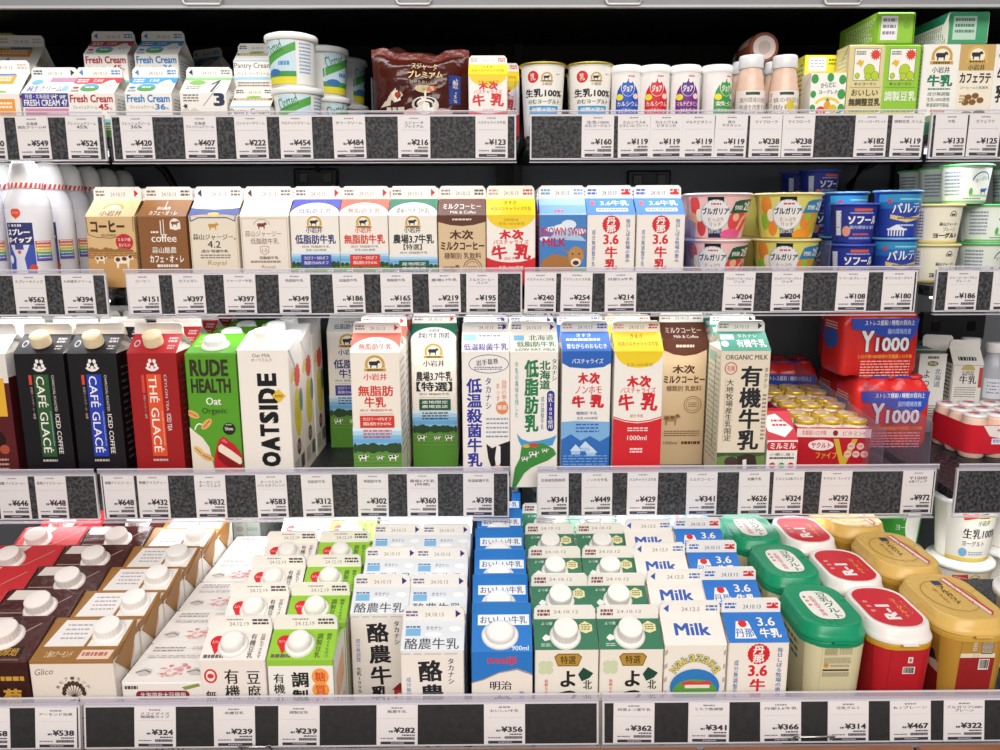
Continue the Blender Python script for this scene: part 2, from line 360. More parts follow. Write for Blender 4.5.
def rail(row):
    y = RY[row]; v0, v1 = RV[row]; zt = py_(500, v0, y).z; zb = py_(500, v1, y).z; H = (zt-zb)/math.cos(TILT[row]); zl = zb
    RAIL[row] = (y, zb, H); vm = (v0+v1)/2
    for i, (a, b) in enumerate(SEG[row]):
        x0, x1 = py_(a, vm, y).x, py_(b, vm, y).x; w = x1-x0; z = DZ[row]
        gap = .004; D0, D1 = x0-gap, x1+gap
        root = thing('case_shelf' if row < 4 else 'bay_shelf', 'black %s of the chilled case, %s segment with a granite-look price rail' % (LEVEL[row], (POS if len(SEG[row]) == 4 else ['far left', 'centre', 'right'])[i]), 'shelf', ((x0+x1)/2, y, zb), 0, 'chilled case shelves')
        ox = (x0+x1)/2; T = Matrix.Rotation(TILT[row], 4, 'X')
        mb = MB(); mb.box((D0-ox, .006, z-zb-.014), (D1-ox, BACKY-y-.002, z-zb), mat('#232326', .35, kind='granite'))
        mb.build('deck', root)
        if row < 4:
            mb = MB(); mb.box((-w/2+.02, .028, z-zb-.0215), (w/2-.02, .05, z-zb-.0142), mat('#fdfdff', emit=1.6)); mb.build('light_bar', root)
        mb = MB(); mb.box((-w/2, 0, 0), (w/2, .0045, H), mat('#d9d6dc', .35), T); mb.build('price_rail', root)
        mb = MB(); mb.box((-w/2+.002, -.0006, .002), (w/2-.002, -.0001, H-.003), mat('#1a1a1d' if row == 4 else '#2a2a2d', .3, kind='granite'), T); mb.build('granite_strip', root)
        mb = MB(); cm = mat('#ffffff', .08, clear=.985)
        mb.box((-w/2-.001, -.0042, -.003), (w/2+.001, -.0034, H+.0015), cm, T); mb.box((-w/2-.001, -.0042, -.004), (w/2+.001, .003, -.0028), mat('#e9e6ee', .15, clear=.45), T)
        mb.box((-w/2-.001, -.0046, H+.0012), (w/2+.001, -.0034, H+BAND[row]-.001), mat('#efedf5', .15, clear=.76), T); mb.box((-w/2-.001, -.0050, H+BAND[row]-.0012), (w/2+.001, -.0030, H+BAND[row]), mat('#f4f2f8', .12, clear=.35), T); mb.build('clear_cover', root)
        if row < 4: area('shelf_light', ((x0+x1)/2, y+.045, z-.026), (math.radians(14), 0, 0), w-.04, .02, LED[row]*w, (.95, .98, 1))

for r in (1, 2, 3, 4): rail(r)
# canopy shelf above the top row
y0, zc = 1.10, py_(500, 8, 1.10).z
root = thing('case_canopy', 'grey shelf edge across the top of the case above the cream cartons', 'shelf', (0, y0, zc))
mb = MB(); mb.box((-1.2, 0, 0), (1.2, .006, .09), mat('#8a8c90', .45), ch=.002); mb.build('front_lip', root)
mb = MB(); mb.box((-1.2, .006, .036), (1.2, BACKY-y0-.002, .05), mat('#1a1a1d', .5)); mb.build('deck', root)
mb = MB(); mb.box((-1.2, -.003, 0), (1.2, 0, .003), mat('#b9bbbe', .3)); mb.build('edge_strip', root)
area('canopy_fill', (0, y0+.03, zc+.03), (math.radians(10), 0, 0), 2.3, .02, .9, (.97, .98, 1), 130)  # added fill lamp without a fitting, brightens the cartons of the top row
def tube(mb, pts, r, m, n=8):
    P = [Vector(p) for p in pts]; R = []
    for i, p in enumerate(P):
        t = (P[min(i+1, len(P)-1)]-P[max(i-1, 0)]).normalized(); a = t.cross(Vector((0, 0, 1)) if abs(t.z) < .9 else Vector((1, 0, 0))).normalized(); b = t.cross(a)
        R.append([tuple(p+a*r*math.cos(2*math.pi*k/n)+b*r*math.sin(2*math.pi*k/n)) for k in range(n)])
    mb.loft(R, m, True, True, True)
for i, (a, b) in enumerate(((184, 222), (397, 431), (606, 641), (824, 860))):
    p, q = py_(a, 4.5, 1.097), py_(b, 4.5, 1.097); w = q.x-p.x; mb = MB()
    s = .0035; pts = [(0, 0, .03), (0, 0, s), (.0012, 0, .0012), (s, 0, 0), (w-s, 0, 0), (w-.0012, 0, .0012), (w, 0, s), (w, 0, .03)]
    tube(mb, pts, .0014, mat('#ecebea', .3))
    mb.box((.001, .0006, .018), (w-.001, .0012, .032), mat('#d4d2d0'))
    o = mb.build('label_clip', None, (p.x, 1.0942, p.z)); tag_(o, 'white wire label clip on the top grey edge, above the %s' % ('blue-lettered cream cartons', 'brown pouch', 'blue and red drink bottles', 'carton with green dots')[i], 'clip', 'wire label clips')
# bottom bumper of the case
zb = RAIL[4][1]
root = thing('case_bumper', 'brown wood bumper and black front panel at the foot of the case', 'bumper', (0, .70, 0))
mb = MB(); mb.box((-1.25, .015, 0), (1.25, .035, zb-.055), mat('#1c1b1d')); mb.build('front_panel', root)
mb = MB(); zb2 = py_(700, 743, .715).z
for a, b in ((-1.25, -.37), (-.367, .203), (.206, .418), (.421, 1.25)): mb.box((a, -.045, zb2-.06), (b, .012, zb2-.001), mat('#8a5a3c', .45, kind='wood'), ch=.003)
mb.build('bumper', root)
for i, (a, b, v) in enumerate(((238, 268, 747), (797, 836, 737))):
    p, q = py_(a, v, .722), py_(b, v, .722); w = q.x-p.x; mb = MB()
    tube(mb, [(0, .012, -.012), (0, .003, -.001), (.002, 0, 0), (w-.002, 0, 0), (w, .003, -.001), (w, .012, -.012)], .0011, mat('#c9c9cc', .25, 1))
    o = mb.build('wire_handle', None, p); tag_(o, 'small chrome wire handle below the price tag reading ¥%s' % ('239 under the green drop-marked carton', '314')[i], 'handle', 'chrome wire handles')
# power sockets and cable on the back panel
for i, (u, v, y) in enumerate(((317, 178, BACKY), (648, 180, BACKY), (950, 325, BACKY))):
    p = py_(u, v, y); mb = MB(); w, h = (.04, .017) if i < 2 else (.062, .026)
    mb.box((-w, -.012, -h), (w, 0, h), mat('#1b1b1e', .4), ch=.003)
    root = thing('power_socket', 'black double power socket on the back panel, %s' % ('behind the blue-boxed low carton', 'behind the twin blue-topped cartons', 'behind the red drink packs')[i], 'socket', p, 0, 'black power sockets')
    mb.build('box', root)
    for s in (-1, 1): mb = MB(); mb.box((s*w*.55-.008, -.014, -.009), (s*w*.55+.008, -.0121, .009), mat('#060607', .3), ch=.001); mb.build('outlet', root)
p = py_(317, 165, BACKY-.02); mb = MB(); tube(mb, [(0, .005, -.012), (0, 0, .01), (.004, 0, .05), (.012, 0, .14)], .003, mat('#0e0e10'))
o = mb.build('power_cable', None, p); tag_(o, 'black cord rising from the socket behind the low-fat cartons', 'cord')
for i, pts in enumerate(([(152, 160), (166, 172), (176, 190), (180, 215)], [(845, 215), (850, 185), (862, 168), (882, 158)])):
    mb = MB(); P = [py_(u, v, BACKY-.06) for u, v in pts]; tube(mb, [p-P[0] for p in P], .007, mat('#09090a'))
    o = mb.build('power_cable', None, P[0]); tag_(o, 'thick black cable curving down the back panel behind the %s' % ('brown coffee carton', 'blue yogurt cups')[i], 'cord')
# ------------------------------------------------------------------ price tags
TAGS = [
 (1, -26, 6, '480', '純生クリーム', 'orange cream carton'), (1, 19, 50, '549', '北海道|純生クリーム47', 'purple-panel cream carton'), (1, 68, 99, '524', 'フレッシュクリーム|45%', 'red cream carton'),
 (1, 122, 154, '420', 'フレッシュクリーム|36%', 'blue cream carton'), (1, 185, 217, '407', '北海道|フレッシュクリーム', 'cream carton with slanted digits'), (1, 236, 268, '222', 'パントリークリーム', 'twin small cream cartons'),
 (1, 280, 313, '454', 'クロテッドクリーム', 'green-striped tubs'), (1, 334, 366, '484', 'サワークリーム', 'empty gap beside the tubs'), (1, 398, 430, '216', 'スジャータ|プレミアム', 'brown pouch'),
 (1, 476, 507, '123', 'パスチャライズ牛乳', 'small yellow-topped carton'), (1, 582, 613, '160', '生乳100%|のむヨーグルト', 'gold-lidded drink cup'), (1, 619, 649, '119', 'カルシウム&|ビタミンD プレーン', 'blue drink bottle'),
 (1, 651, 681, '119', 'カルシウム&|ビタミンD', 'red drink bottle'), (1, 683, 713, '119', 'マルチビタミン', 'purple drink bottle'), (1, 715, 745, '119', '鉄分|マスカット', 'green drink bottle'),
 (1, 750, 780, '238', 'マイフローラ', 'first pale pink bottle'), (1, 783, 812, '238', 'マイフローラ', 'second pale pink bottle'), (1, 854, 886, '182', 'グリーンヨーグレット', 'beige soy pack'),
 (1, 890, 922, '119', '調製豆乳 スリム', 'green soy pack'), (1, 934, 965, '133', '牛乳', 'white slim milk pack'), (1, 967, 998, '125', 'カフェラテ', 'brown slim latte pack'),
 (2, 15, 47, '562', 'スプレーホイップ', 'whipped cream cans'), (2, 64, 95, '394', '九州産生クリーム', 'rear whipped cream cans'), (2, 130, 160, '151', 'コーヒー', 'beige coffee carton'),
 (2, 175, 205, '397', 'カフェオレ', 'brown cafe au lait carton'), (2, 226, 255, '397', 'ジャージー牛乳', 'navy-roofed cream carton'), (2, 279, 311, '349', '低脂肪牛乳', 'white carton with brown cow'),
 (2, 334, 365, '186', '低脂肪牛乳', 'navy low-fat carton'), (2, 382, 412, '165', '無脂肪牛乳', 'red fat-free carton'), (2, 430, 460, '219', '農場3.7牛乳', 'dark green farm milk carton'),
 (2, 467, 497, '195', 'ミルクコーヒー|パック', 'brown-topped coffee milk carton'), (2, 525, 555, '240', 'パスチャライズ牛乳', 'yellow and red carton'), (2, 561, 591, '254', 'ブラウンスイス牛乳', 'sky-blue cow carton'),
 (2, 605, 636, '214', '丹那3.6牛乳', 'blue-roofed red-disc carton'), (2, 723, 753, '204', 'ブルガリアヨーグルト|リッチ', 'peach yogurt cups'), (2, 772, 801, '204', 'ブルガリアヨーグルト|リッチ', 'melon yogurt cups'),
 (2, 836, 866, '108', 'ソフールプレーン', 'navy yogurt cups'), (2, 882, 912, '180', 'ギリシャヨーグルト', 'tall blue yogurt cup'), (2, 945, 977, '186', 'ジャージーヨーグルト|プレーン', 'cream yogurt cups'), (2, 991, 1022, '186', 'ヨーグルト', 'green-rimmed yogurt cups'),
 (3, -1, 30, '646', '無糖 アイスコーヒー', 'half-hidden maroon carton'), (3, 36, 68, '648', '炭焼アイスコーヒー', 'green-strip black carton'), (3, 104, 137, '648', '無糖アイスコーヒー', 'blue-strip black carton'),
 (3, 138, 170, '432', '無糖アイスティー', 'dark red tea carton'), (3, 195, 227, '832', 'オーガニック|オーツミルク', 'bright green oat pack'), (3, 257, 288, '583', 'オーツミルク|バリスタブレンド', 'white oat pack'),
 (3, 302, 334, '312', '低脂肪牛乳', 'set-back navy low-fat carton'), (3, 357, 389, '302', '無脂肪牛乳', 'tall red fat-free carton'), (3, 406, 439, '360', '農場3.7牛乳|[特選]', 'tall dark green farm carton'),
 (3, 462, 495, '398', '低温殺菌牛乳', 'tall navy-lettered cow carton'), (3, 538, 569, '341', '北海道低脂肪乳', 'tall green-lettered map carton'), (3, 581, 613, '449', 'ノンホモ牛乳', 'tall blue village carton'),
 (3, 626, 658, '429', 'パスチャライズ牛乳', 'tall yellow and red carton'), (3, 685, 718, '341', 'ミルクコーヒー', 'tall coffee milk carton'), (3, 739, 768, '626', '有機牛乳', 'teal organic carton'),
 (3, 772, 803, '324', 'ミルミル3本パック', 'white dotted small box'), (3, 819, 850, '292', 'ヤクルト ファイブ', 'gold-capped red multipack'), (3, 900, 932, '972', 'Y1000|6本パック', 'large red bottle packs'),
 (4, -34, 8, '458', '赤', 'red packs'), (4, 33, 75, '538', 'アーモンド効果', 'brown almond packs'), (4, 132, 175, '324', 'スゴイダイズ|無調整タイプ', 'low white soy packs'), (4, 212, 255, '239', '有機豆乳', 'white drop-marked cartons'),
 (4, 278, 318, '239', '調製豆乳', 'green drop-marked cartons'), (4, 376, 417, '282', '酪農牛乳', 'brush-lettered white cartons'), (4, 484, 525, '356', 'おいしい牛乳', 'blue oval-capped cartons'),
 (4, 614, 654, '362', '特選よつ葉牛乳', 'green-roofed capped cartons'), (4, 689, 729, '341', 'ミルク無調整', 'white cartons reading Milk'), (4, 762, 801, '366', '丹那3.6牛乳', 'blue-roofed cartons'),
 (4, 828, 870, '314', '豆乳グルト', 'green-lidded tubs'), (4, 890, 933, '467', 'R-1プレーン', 'red-lidded tubs'), (4, 943, 987, '322', 'ブルガリアLB81|プレーン', 'gold-lidded tubs')]
def tags():
    n = {}
    for row, a, b, price, name, where in TAGS:
        y, zb, H = RAIL[row]; vm = sum(RV[row])/2 if row < 4 else 722; p = py_((a+b)/2, vm, y); w, h = .0425, H-.004
        mb = MB(); mb.box((-w/2, -.0008, 0), (w/2, 0, h), mat('#e6e1e2', .5)); fc = planar(mb, (-w/2, -.0008, h), (1, 0, 0), (0, 0, -1), w, h); Hh = fc.H
        fc.lines(.36, .06, .64, .10, 1, '#8a8790', .9, .06)
        nm = name.split('|')
        for i, s in enumerate(nm):
            ww = min(.44, .058*len(s)); fc.t(s, .5-ww, Hh*(.13+.08*i), .5+ww, Hh*(.2+.08*i), '#2c2a34', .01)
        fc.rect(.08, Hh*.33, .92, Hh*.336, '#b9b5bb')
        fc.t('¥'+price, .42, Hh*.55, .94, Hh*.69, '#1c1a22', .035); fc.lines(.3, Hh*.63, .4, Hh*.68, 1, '#4a4750', .9, .05)
        fc.lines(.62, Hh*.725, .93, Hh*.765, 1, '#55525c', .9, .05); fc.lines(.1, Hh*.81, .42, Hh*.84, 1, '#75727c', .9, .05); fc.lines(.5, Hh*.79, .93, Hh*.86, 1, '#5a5761', .9, .025)
        fc.rect(.1, Hh*.90, .93, Hh*.97, '#25223a'); fc.lines(.35, Hh*.92, .68, Hh*.95, 1, '#a9a6b8', .9, .04)
        o = mb.build('price_tag'); R = Matrix.Rotation(TILT[row], 4, 'X'); o.matrix_world = Matrix.Translation((p.x, y, zb)) @ R @ Matrix.Translation((0, -.0012, .002)) @ Matrix.Rotation(random.uniform(-.015, .015), 4, 'Y')
        tag_(o, 'white price tag reading ¥%s on the %s, by the %s' % (price, {1: 'top rail', 2: 'second rail', 3: 'third rail', 4: 'lowest rail'}[row], where), 'price tag', 'shelf price tags')
tags()
# ------------------------------------------------------------------ helpers to stand things on the shelves
def stand(root, u, v, yf, z, d, rot=0):
    x = py_(u, v, yf).x; root.location = (x, yf+d/2, z)
    if rot: root.rotation_euler = (0, 0, rot)
    return root
def line_behind(root, dy, n, desc, dx=0):
    """n copies in a line running back from the front one."""
    l = root.location
    root['label'] = desc+', front of its line'
    for i in range(1, n+1):
        dup(root, (l.x+dx*i+random.uniform(-.0012, .0012), l.y+dy*i+random.uniform(-.001, .001), l.z), desc+', %s in its line' % ORD[i], root.rotation_euler.z+random.uniform(-.004, .004))
# ------------------------------------------------------------------ TOP SHELF: small cream cartons
Y1 = 1.128; Z1 = DZ[1]+.0004
def cream_deco(band, ink, pct):
    def d(F):
        f, r, R = F['f'], F['r'], F['R']; fin(F, ('l', '#3c86c8'), None, '#3c86c8')
        H = r.H; r.rect(0, 0, 1, H*.42, band); r.lines(.06, H*.1, .3, H*.36, 2, '#f2e8e6', .6, .07); r.t('北海道', .4, H*.08, .62, H*.3, '#f4ecea', 0)
        r.poly([(0, H*.42), (0, H*.36), (.2, H*.46), (.4, H*.38), (.6, H*.44), (.75, H*.2), (.85, H*.15), (.95, H*.4), (1, H*.36), (1, H*.44)], 'W')
        r.ell(.42, H*.66, .2, H*.24, '#5fa9d6'); r.ell(.42, H*.74, .19, H*.16, '#5ea04a'); r.lines(.32, H*.6, .52, H*.68, 1, '#f4f4f0', .9, .06)
        r.ell(.12, H*.66, .07, H*.07, '#d23a3a' if ink[1] != '2' else '#3c86c8'); r.lines(.05, H*.8, .22, H*.94, 2, '#8a8588', .6, .04)
        r.cow(.82, H*.6, .22, '#efe9df', '#b9a98c')
        f.t('Fresh Cream', .05, .03, .96, .19, ink, .03); f.t('フレッシュクリーム', .1, .25, .62, .32, '#4a3434', .004); f.t(pct, .64, .22, .86, .34, ink, .03); f.t('%', .87, .29, .93, .34, ink, 0)
        f.ell(.5, .62, .62, .1, '#8cc6e4', 24, 180, 360); f.poly([(.38, .53), (.5, .45), (.62, .53)], '#3f7a52'); f.rect(0, .6, 1, f.H, '#5f9c4a'); f.lines(.1, .65, .9, .78, 3, '#e8f0e0', .5)
        R.lines(.12, .1, .88, .7, 9, '#8fa6bd', .35, .2)
    return d
def cream(name, label, col, deco, **k): return gable(name, label, 'cream carton', .0628, .065, .0585, .0245, .0135, 'W', deco, roof=col, group='small cream cartons', **k)
red = cream('cream_carton', '', 'W', cream_deco('#cf3a45', '#b3262e', '45')); stand(red, 91, 98, Y1, Z1, .065)
blu = cream('cream_carton', '', 'W', cream_deco('#3d9ad6', '#2a7fc0', '36')); stand(blu, 148, 98, Y1, Z1, .065)
def lying(src, x, y, z, label): return dup(src, (x, y, z), label, (-math.pi/2, 0, 0))
for o, n in ((red, 'red'), (blu, 'blue')):
    o['label'] = 'short cream carton with %s Fresh Cream lettering, standing just behind the price rail' % n
    x = py_(104 if n == 'red' else 155, 45, Y1+.0905).x
    lying(o, x, Y1+.078, Z1+.0325, 'short %s-lettered cream carton lying on its back under the upper one' % n)
    dup(o, (x, Y1+.078+.045, Z1+.0654), 'short cream carton with %s Fresh Cream lettering, raised above the front one' % n, .0)
dup(blu, (py_(203, 50, Y1+.23).x, Y1+.25, Z1+.0654), 'short blue-lettered cream carton set back, turned, right of the upper blue one', -.5)
lying(blu, py_(203, 50, Y1+.23).x, Y1+.225, Z1+.0325, 'short blue-lettered cream carton lying on its back beneath the turned one')
def purple(F):
    f, r, R = F['f'], F['r'], F['R']; fin(F, ('r', '#3a3546'), '#55505a', None)
    H = r.H; r.rect(0, 0, 1, H, '#eef0f5'); r.ell(.2, H*.3, .12, H*.18, '#7ab6e0'); r.rect(.45, 0, 1, H*.3, '#b48aa6'); r.t('純生クリーム', .08, H*.52, .82, H*.9, '#2d3c86', .02); r.ell(.88, H*.7, .07, H*.2, '#9fc3e8')
    f.rect(.01, .0, .99, .28, '#3b3fa0'); f.t('特選・北海道産', .08, .02, .6, .11, 'W', .01); f.cow(.7, .07, .14); f.cow(.88, .08, .13, '#e9f0d8', '#7c9a5c')
    f.t('FRESH CREAM 47', .05, .13, .97, .26, 'W', .025); f.rect(.06, .31, .98, .52, '#d88aa8'); f.lines(.08, .39, .5, .5, 2, '#7c2438', .6); f.lines(.55, .39, .94, .5, 2, '#f5e6ec', .6)
    f.lines(.08, .58, .92, .8, 3, '#8a86a6'); R.lines(.15, .1, .85, .7, 8, '#8fa0bd', .35, .2)
pu = cream('cream_carton', 'short cream carton with purple panel reading FRESH CREAM 47', 'W', purple); stand(pu, 45, 98, Y1, Z1, .065)
dup(pu, (pu.location.x-.030, Y1+.115, Z1), 'short purple-panel cream carton standing behind the front purple one')
def third(F):
    f, r, R = F['f'], F['r'], F['R']; fin(F, ('l', '#3a3546'), None, '#8a8a92')
    H = r.H; r.rect(0, 0, 1, H*.2, '#8cc08a'); r.ell(.3, H*.35, .18, H*.15, '#86b85e'); r.lines(.1, H*.58, .4, H*.8, 2, '#8d857a', .5, .06); r.poly([(.64, H*.95), (.72, H*.35), (.62, H*.5), (.6, H*.42), (.74, H*.2), (.79, H*.2), (.69, H*.95)], '#55525c')
    f.line([(.5, .26), (.72, .0)], '#6c6a74', .014); r.line([(.72, H), (.8, H*.5)], '#6c6a74', .014); f.t('3', .72, .0, .96, .27, '#23264e', .05); f.lines(.08, .03, .4, .2, 3, '#7d766c', .5, .07)
    f.poly([(0, .42), (.12, .28), (.2, .36), (.3, .3), (.5, .42), (1, .42), (1, .45), (0, .45)], '#d9cfb8'); f.star(.12, .27, .06, '#26325c', 5, .5); f.rect(0, .45, 1, f.H, '#d7cdb5'); R.lines(.15, .1, .85, .7, 7, '#a9a498', .35, .2)
th = cream('cream_carton', 'short cream carton with large navy digit three and slanted stroke', 'W', third); stand(th, 203, 98, Y1, Z1, .065)
dup(th, (th.location.x-.008, Y1+.105, Z1), 'short cream carton with navy digit, standing behind the front navy-digit one')
def orange(F):
    f, r, R = F['f'], F['r'], F['R']; fin(F, None, '#c9b8a8', '#c9b8a8')
    H = r.H; r.rect(.04, H*.1, .78, H*.55, '#ef9a2f'); r.rect(.3, H*.04, .75, H*.14, '#4a7fbf'); r.lines(.1, H*.2, .7, H*.45, 2, '#fff0d8', .6); r.poly([(.2, H*.95), (.35, H*.6), (.5, H*.95)], '#5aa0d8'); r.ell(.4, H*.95, .35, H*.12, '#7ab24a', 14, 180, 360)
    f.rect(.04, .1, .9, .5, '#f0a036'); f.rect(.04, .02, .6, .12, '#4a86c6'); f.lines(.1, .16, .84, .3, 2, '#fff4e0', .6); f.lines(.1, .34, .84, .46, 2, '#d2502a', .6)
    f.lines(.06, .6, .9, .8, 3, '#9a8a7a'); R.line([(0, .05), (1, .05)], '#c8393f', .05); R.line([(.1, .02), (.1, R.H)], '#c8393f', .03); R.lines(.2, .12, .9, .8, 8, '#a59c94', .3, .2)
orr = gable('cream_carton', 'orange-panelled cream carton half cut by the left edge, low', 'cream carton', .068, .068, .058, .032, .016, 'W', orange, group='small cream cartons'); stand(orr, -6, 98, Y1, Z1, .068)
ox_ = py_(8, 60, Y1+.11).x
dup(orr, (ox_, Y1+.150, Z1+.0562), 'orange-panelled cream carton with red-striped side, raised above its neighbour', .05)
UPX = ox_
def ygbox(F): f = F['f']; f.rect(0, 0, .14, f.H, '#3a8fd0'); f.rect(.14, 0, 1, f.H, '#c8c24a'); f.rect(.3, .1, .9, .5, '#5d7a3a'); f.lines(.34, .15, .86, .45, 3, '#e8e6b0', .5); f.lines(.2, .6, .9, 1.2, 5, '#7a7a3a')
b = brick('juice_box', 'yellow-green carton with blue edge at the top left corner, behind orange carton', 'drink carton', .06, .05, .180, '#c8c24a', ygbox); b.location = (py_(-2, 35, 1.34).x-.01, 1.37, Z1)
def pantry(F):
    f, r, R = F['f'], F['r'], F['R']; fin(F, None, '#5c5862', '#5c5862'); H = r.H
    r.rect(.02, H*.2, .98, H*.4, '#7b5a2a'); r.lines(.08, H*.24, .9, H*.36, 1, '#e8d8a8', .9); r.ell(.5, H*.1, .2, H*.1, '#7fb64c'); r.rect(0, H*.9, 1, H, '#9fcbe0')
    f.t('Pantry Cream', .03, .03, .97, .2, '#4a3a30', .01); f.t('パントリークリーム', .08, .25, .92, .34, '#5c5048', 0); f.rect(0, .37, 1, .44, '#a6d2e6'); f.lines(.1, .5, .9, .7, 3, '#8a8076')
pa = gable('cream_carton', 'tiny Pantry Cream carton low behind the price rail, left of the tubs', 'cream carton', .055, .055, .04, .018, .011, 'W', pantry, group='small cream cartons'); stand(pa, 249.5, 104, Y1, Z1, .055)
px2 = py_(252, 60, Y1+.06).x
for q_, n_ in ((-.022, 'left'),): lying(pa, UPX, Y1+.138, Z1+.0278, 'tiny cream carton lying on its back under the upper orange carton')
dup(pa, (px2, Y1+.09, Z1), 'tiny cream carton standing behind, carrying the raised one')
dup(pa, (px2, Y1+.09, Z1+.0693), 'tiny Pantry Cream carton raised above the other, beside the lidded tubs')
def clot(f):
    H = f.H; f.rect(0, 0, 1, H, '#f2f1ec'); f.rect(.3, 0, .72, H, '#cfe6f2'); f.poly([(.28, H*.62), (.28, H*.42), (.72, H*.08), (.72, H*.26)], '#58a84a'); f.rect(.28, 0, .72, H*.06, '#eef4ee')
    f.t('Clotted', .31, H*.08, .56, H*.36, '#3f8a3e', .01, -18); f.lines(.5, H*.5, .64, H*.6, 1, '#5a9cc8', .9, .03)
    f.rect(.28, H*.72, .72, H*.84, '#4c9a54'); f.ell(.42, H*.74, .1, H*.08, '#3e79b8'); f.rect(.28, H*.84, .72, H, '#e9dc3c'); f.lines(.76, H*.1, .92, H*.8, 9, '#7aa6d0', .4, .02)
cl = cup('clotted_cream_tub', '', 'cream tub', .0325, .0285, .0640, 'W', clot, lid='#f4f4f2', lidh=.004, lidover=.0022, span=3.6, group='green-striped cream tubs', dome=1)
stand(cl, 292, 98, Y1-.002, Z1, .066); l = cl.location
cl['label'] = 'white cream tub with green diagonal stripe, lowest of the front pair'
dup(cl, (l.x-.005, l.y, Z1+.0684), 'white cream tub with green stripe and lid, on top of the front pair', -.4)
for i, (dx, dy, n) in enumerate(((.022, .085, 2), (.036, .17, 2))):
    for k in range(n): dup(cl, (l.x+dx, l.y+dy, Z1+.0684*k), 'white green-striped cream tub, %s of the %s pair' % (('lower', 'upper')[k], ('middle', 'rear')[i]), .9+.5*i)
# brown pouch
def pouch(label, x, y, z, w, h, rot):
    root = thing('creamer_pouch', label, 'pouch', (x, y, z), rot, 'brown creamer pouches')
    def S(u, v, side):
        b = max(0, (1-abs(2*u-1)**3.2))*max(0, 1-abs(2*v-1)**4)**.6; t = .026*b+.0016*math.sin(23*u+9*v)*b+.001*math.sin(41*v+7*u)*(.3+b)+.0006
        return Vector(((u-.5)*w*(1-.03*math.sin(math.pi*v)), side*t, h*(1-v)+(.0035*math.sin(7*u+1)+.002*math.sin(17*u))*(1-v)**3))
    nx, nv = 28, 20
    for side, nm in ((-1, 'body'), (1, 'back_panel')):
        mb = MB(); vs = [S(i/nx, j/nv, side) for j in range(nv+1) for i in range(nx+1)]
        mb.add(vs, [(j*(nx+1)+i, j*(nx+1)+i+1, (j+1)*(nx+1)+i+1, (j+1)*(nx+1)+i) for j in range(nv) for i in range(nx)], mat('#45170f', .18, kind='wrinkled_foil'), True)
        if side == -1:
            f = Face(mb, lambda a, c, o: tuple(S(a, c*w/h, -1)+Vector((0, -o-.0012, 0))), h/w, .05)
            f.t('スジャータ', .42, .055, .68, .125, '#cdb98a', .02); f.t('プレミアム', .38, .14, .74, .215, '#d9c48f', .03); f.t('何杯もおいしく', .4, .235, .68, .27, '#e9e2d0', .005)
            f.rect(.80, .2, .92, .47, '#2b3f86'); f.vt('乳脂肪45%', .84, .21, .9, .46, 'W', .01); f.ell(.555, .32, .1, .04, '#c8b48a'); f.ell(.63, .315, .05, .03, '#c65a3a')
            f.ell(.56, .48, .14, .09, '#e9e3da'); f.ell(.56, .47, .115, .068, '#2a1712'); f.ring(.56, .47, .09, .05, '#efe6da', .02); f.ring(.55, .47, .045, .026, '#efe6da', .014, 0, 250); f.rect(.55, .34, .57, .44, '#efe6da')
            f.poly([(.02, .55), (.28, .27), (.36, .32), (.1, .6)], '#3a1510'); f.poly([(.08, .5), (.26, .3), (.33, .38), (.2, .48)], '#d9cbb0'); f.poly([(.2, .36), (.3, .32), (.3, .43), (.24, .45)], '#efe7d8'); f.ell(.27, .38, .03, .03, '#b8452f')
            f.ell(.45, .56, .12, .05, '#c9a7a0'); f.ell(.72, .55, .12, .04, '#c9a7a0'); f.lines(.15, .5, .34, .54, 1, '#e8dcc8', .9, .05)
        mb.build(nm, root)
    mb = MB(); top = [(-.5+i/24, .0035*math.sin(7*i/24+1)+.002*math.sin(17*i/24)) for i in range(25)]; mb.loft([[(u*w, yy*1.2, h+dz-.002+.010*t+(.001*math.sin(31*u) if t else 0)) for yy, t in ((-.001, 0), (.001, 0), (.001, 1), (-.001, 1))] for u, dz in top], mat('#6b2a20', .2, kind='wrinkled_foil')); mb.build('seal_strip', root)
    return root
x0 = py_(421, 98, 1.16).x
pouch('brown foil pouch with gold lettering and a swirled coffee cup picture', x0, 1.165, Z1, .134, .108, 0)
pouch('brown foil pouch peeking over the top of the front pouch', x0+.005, 1.235, Z1, .115, .122, .06)
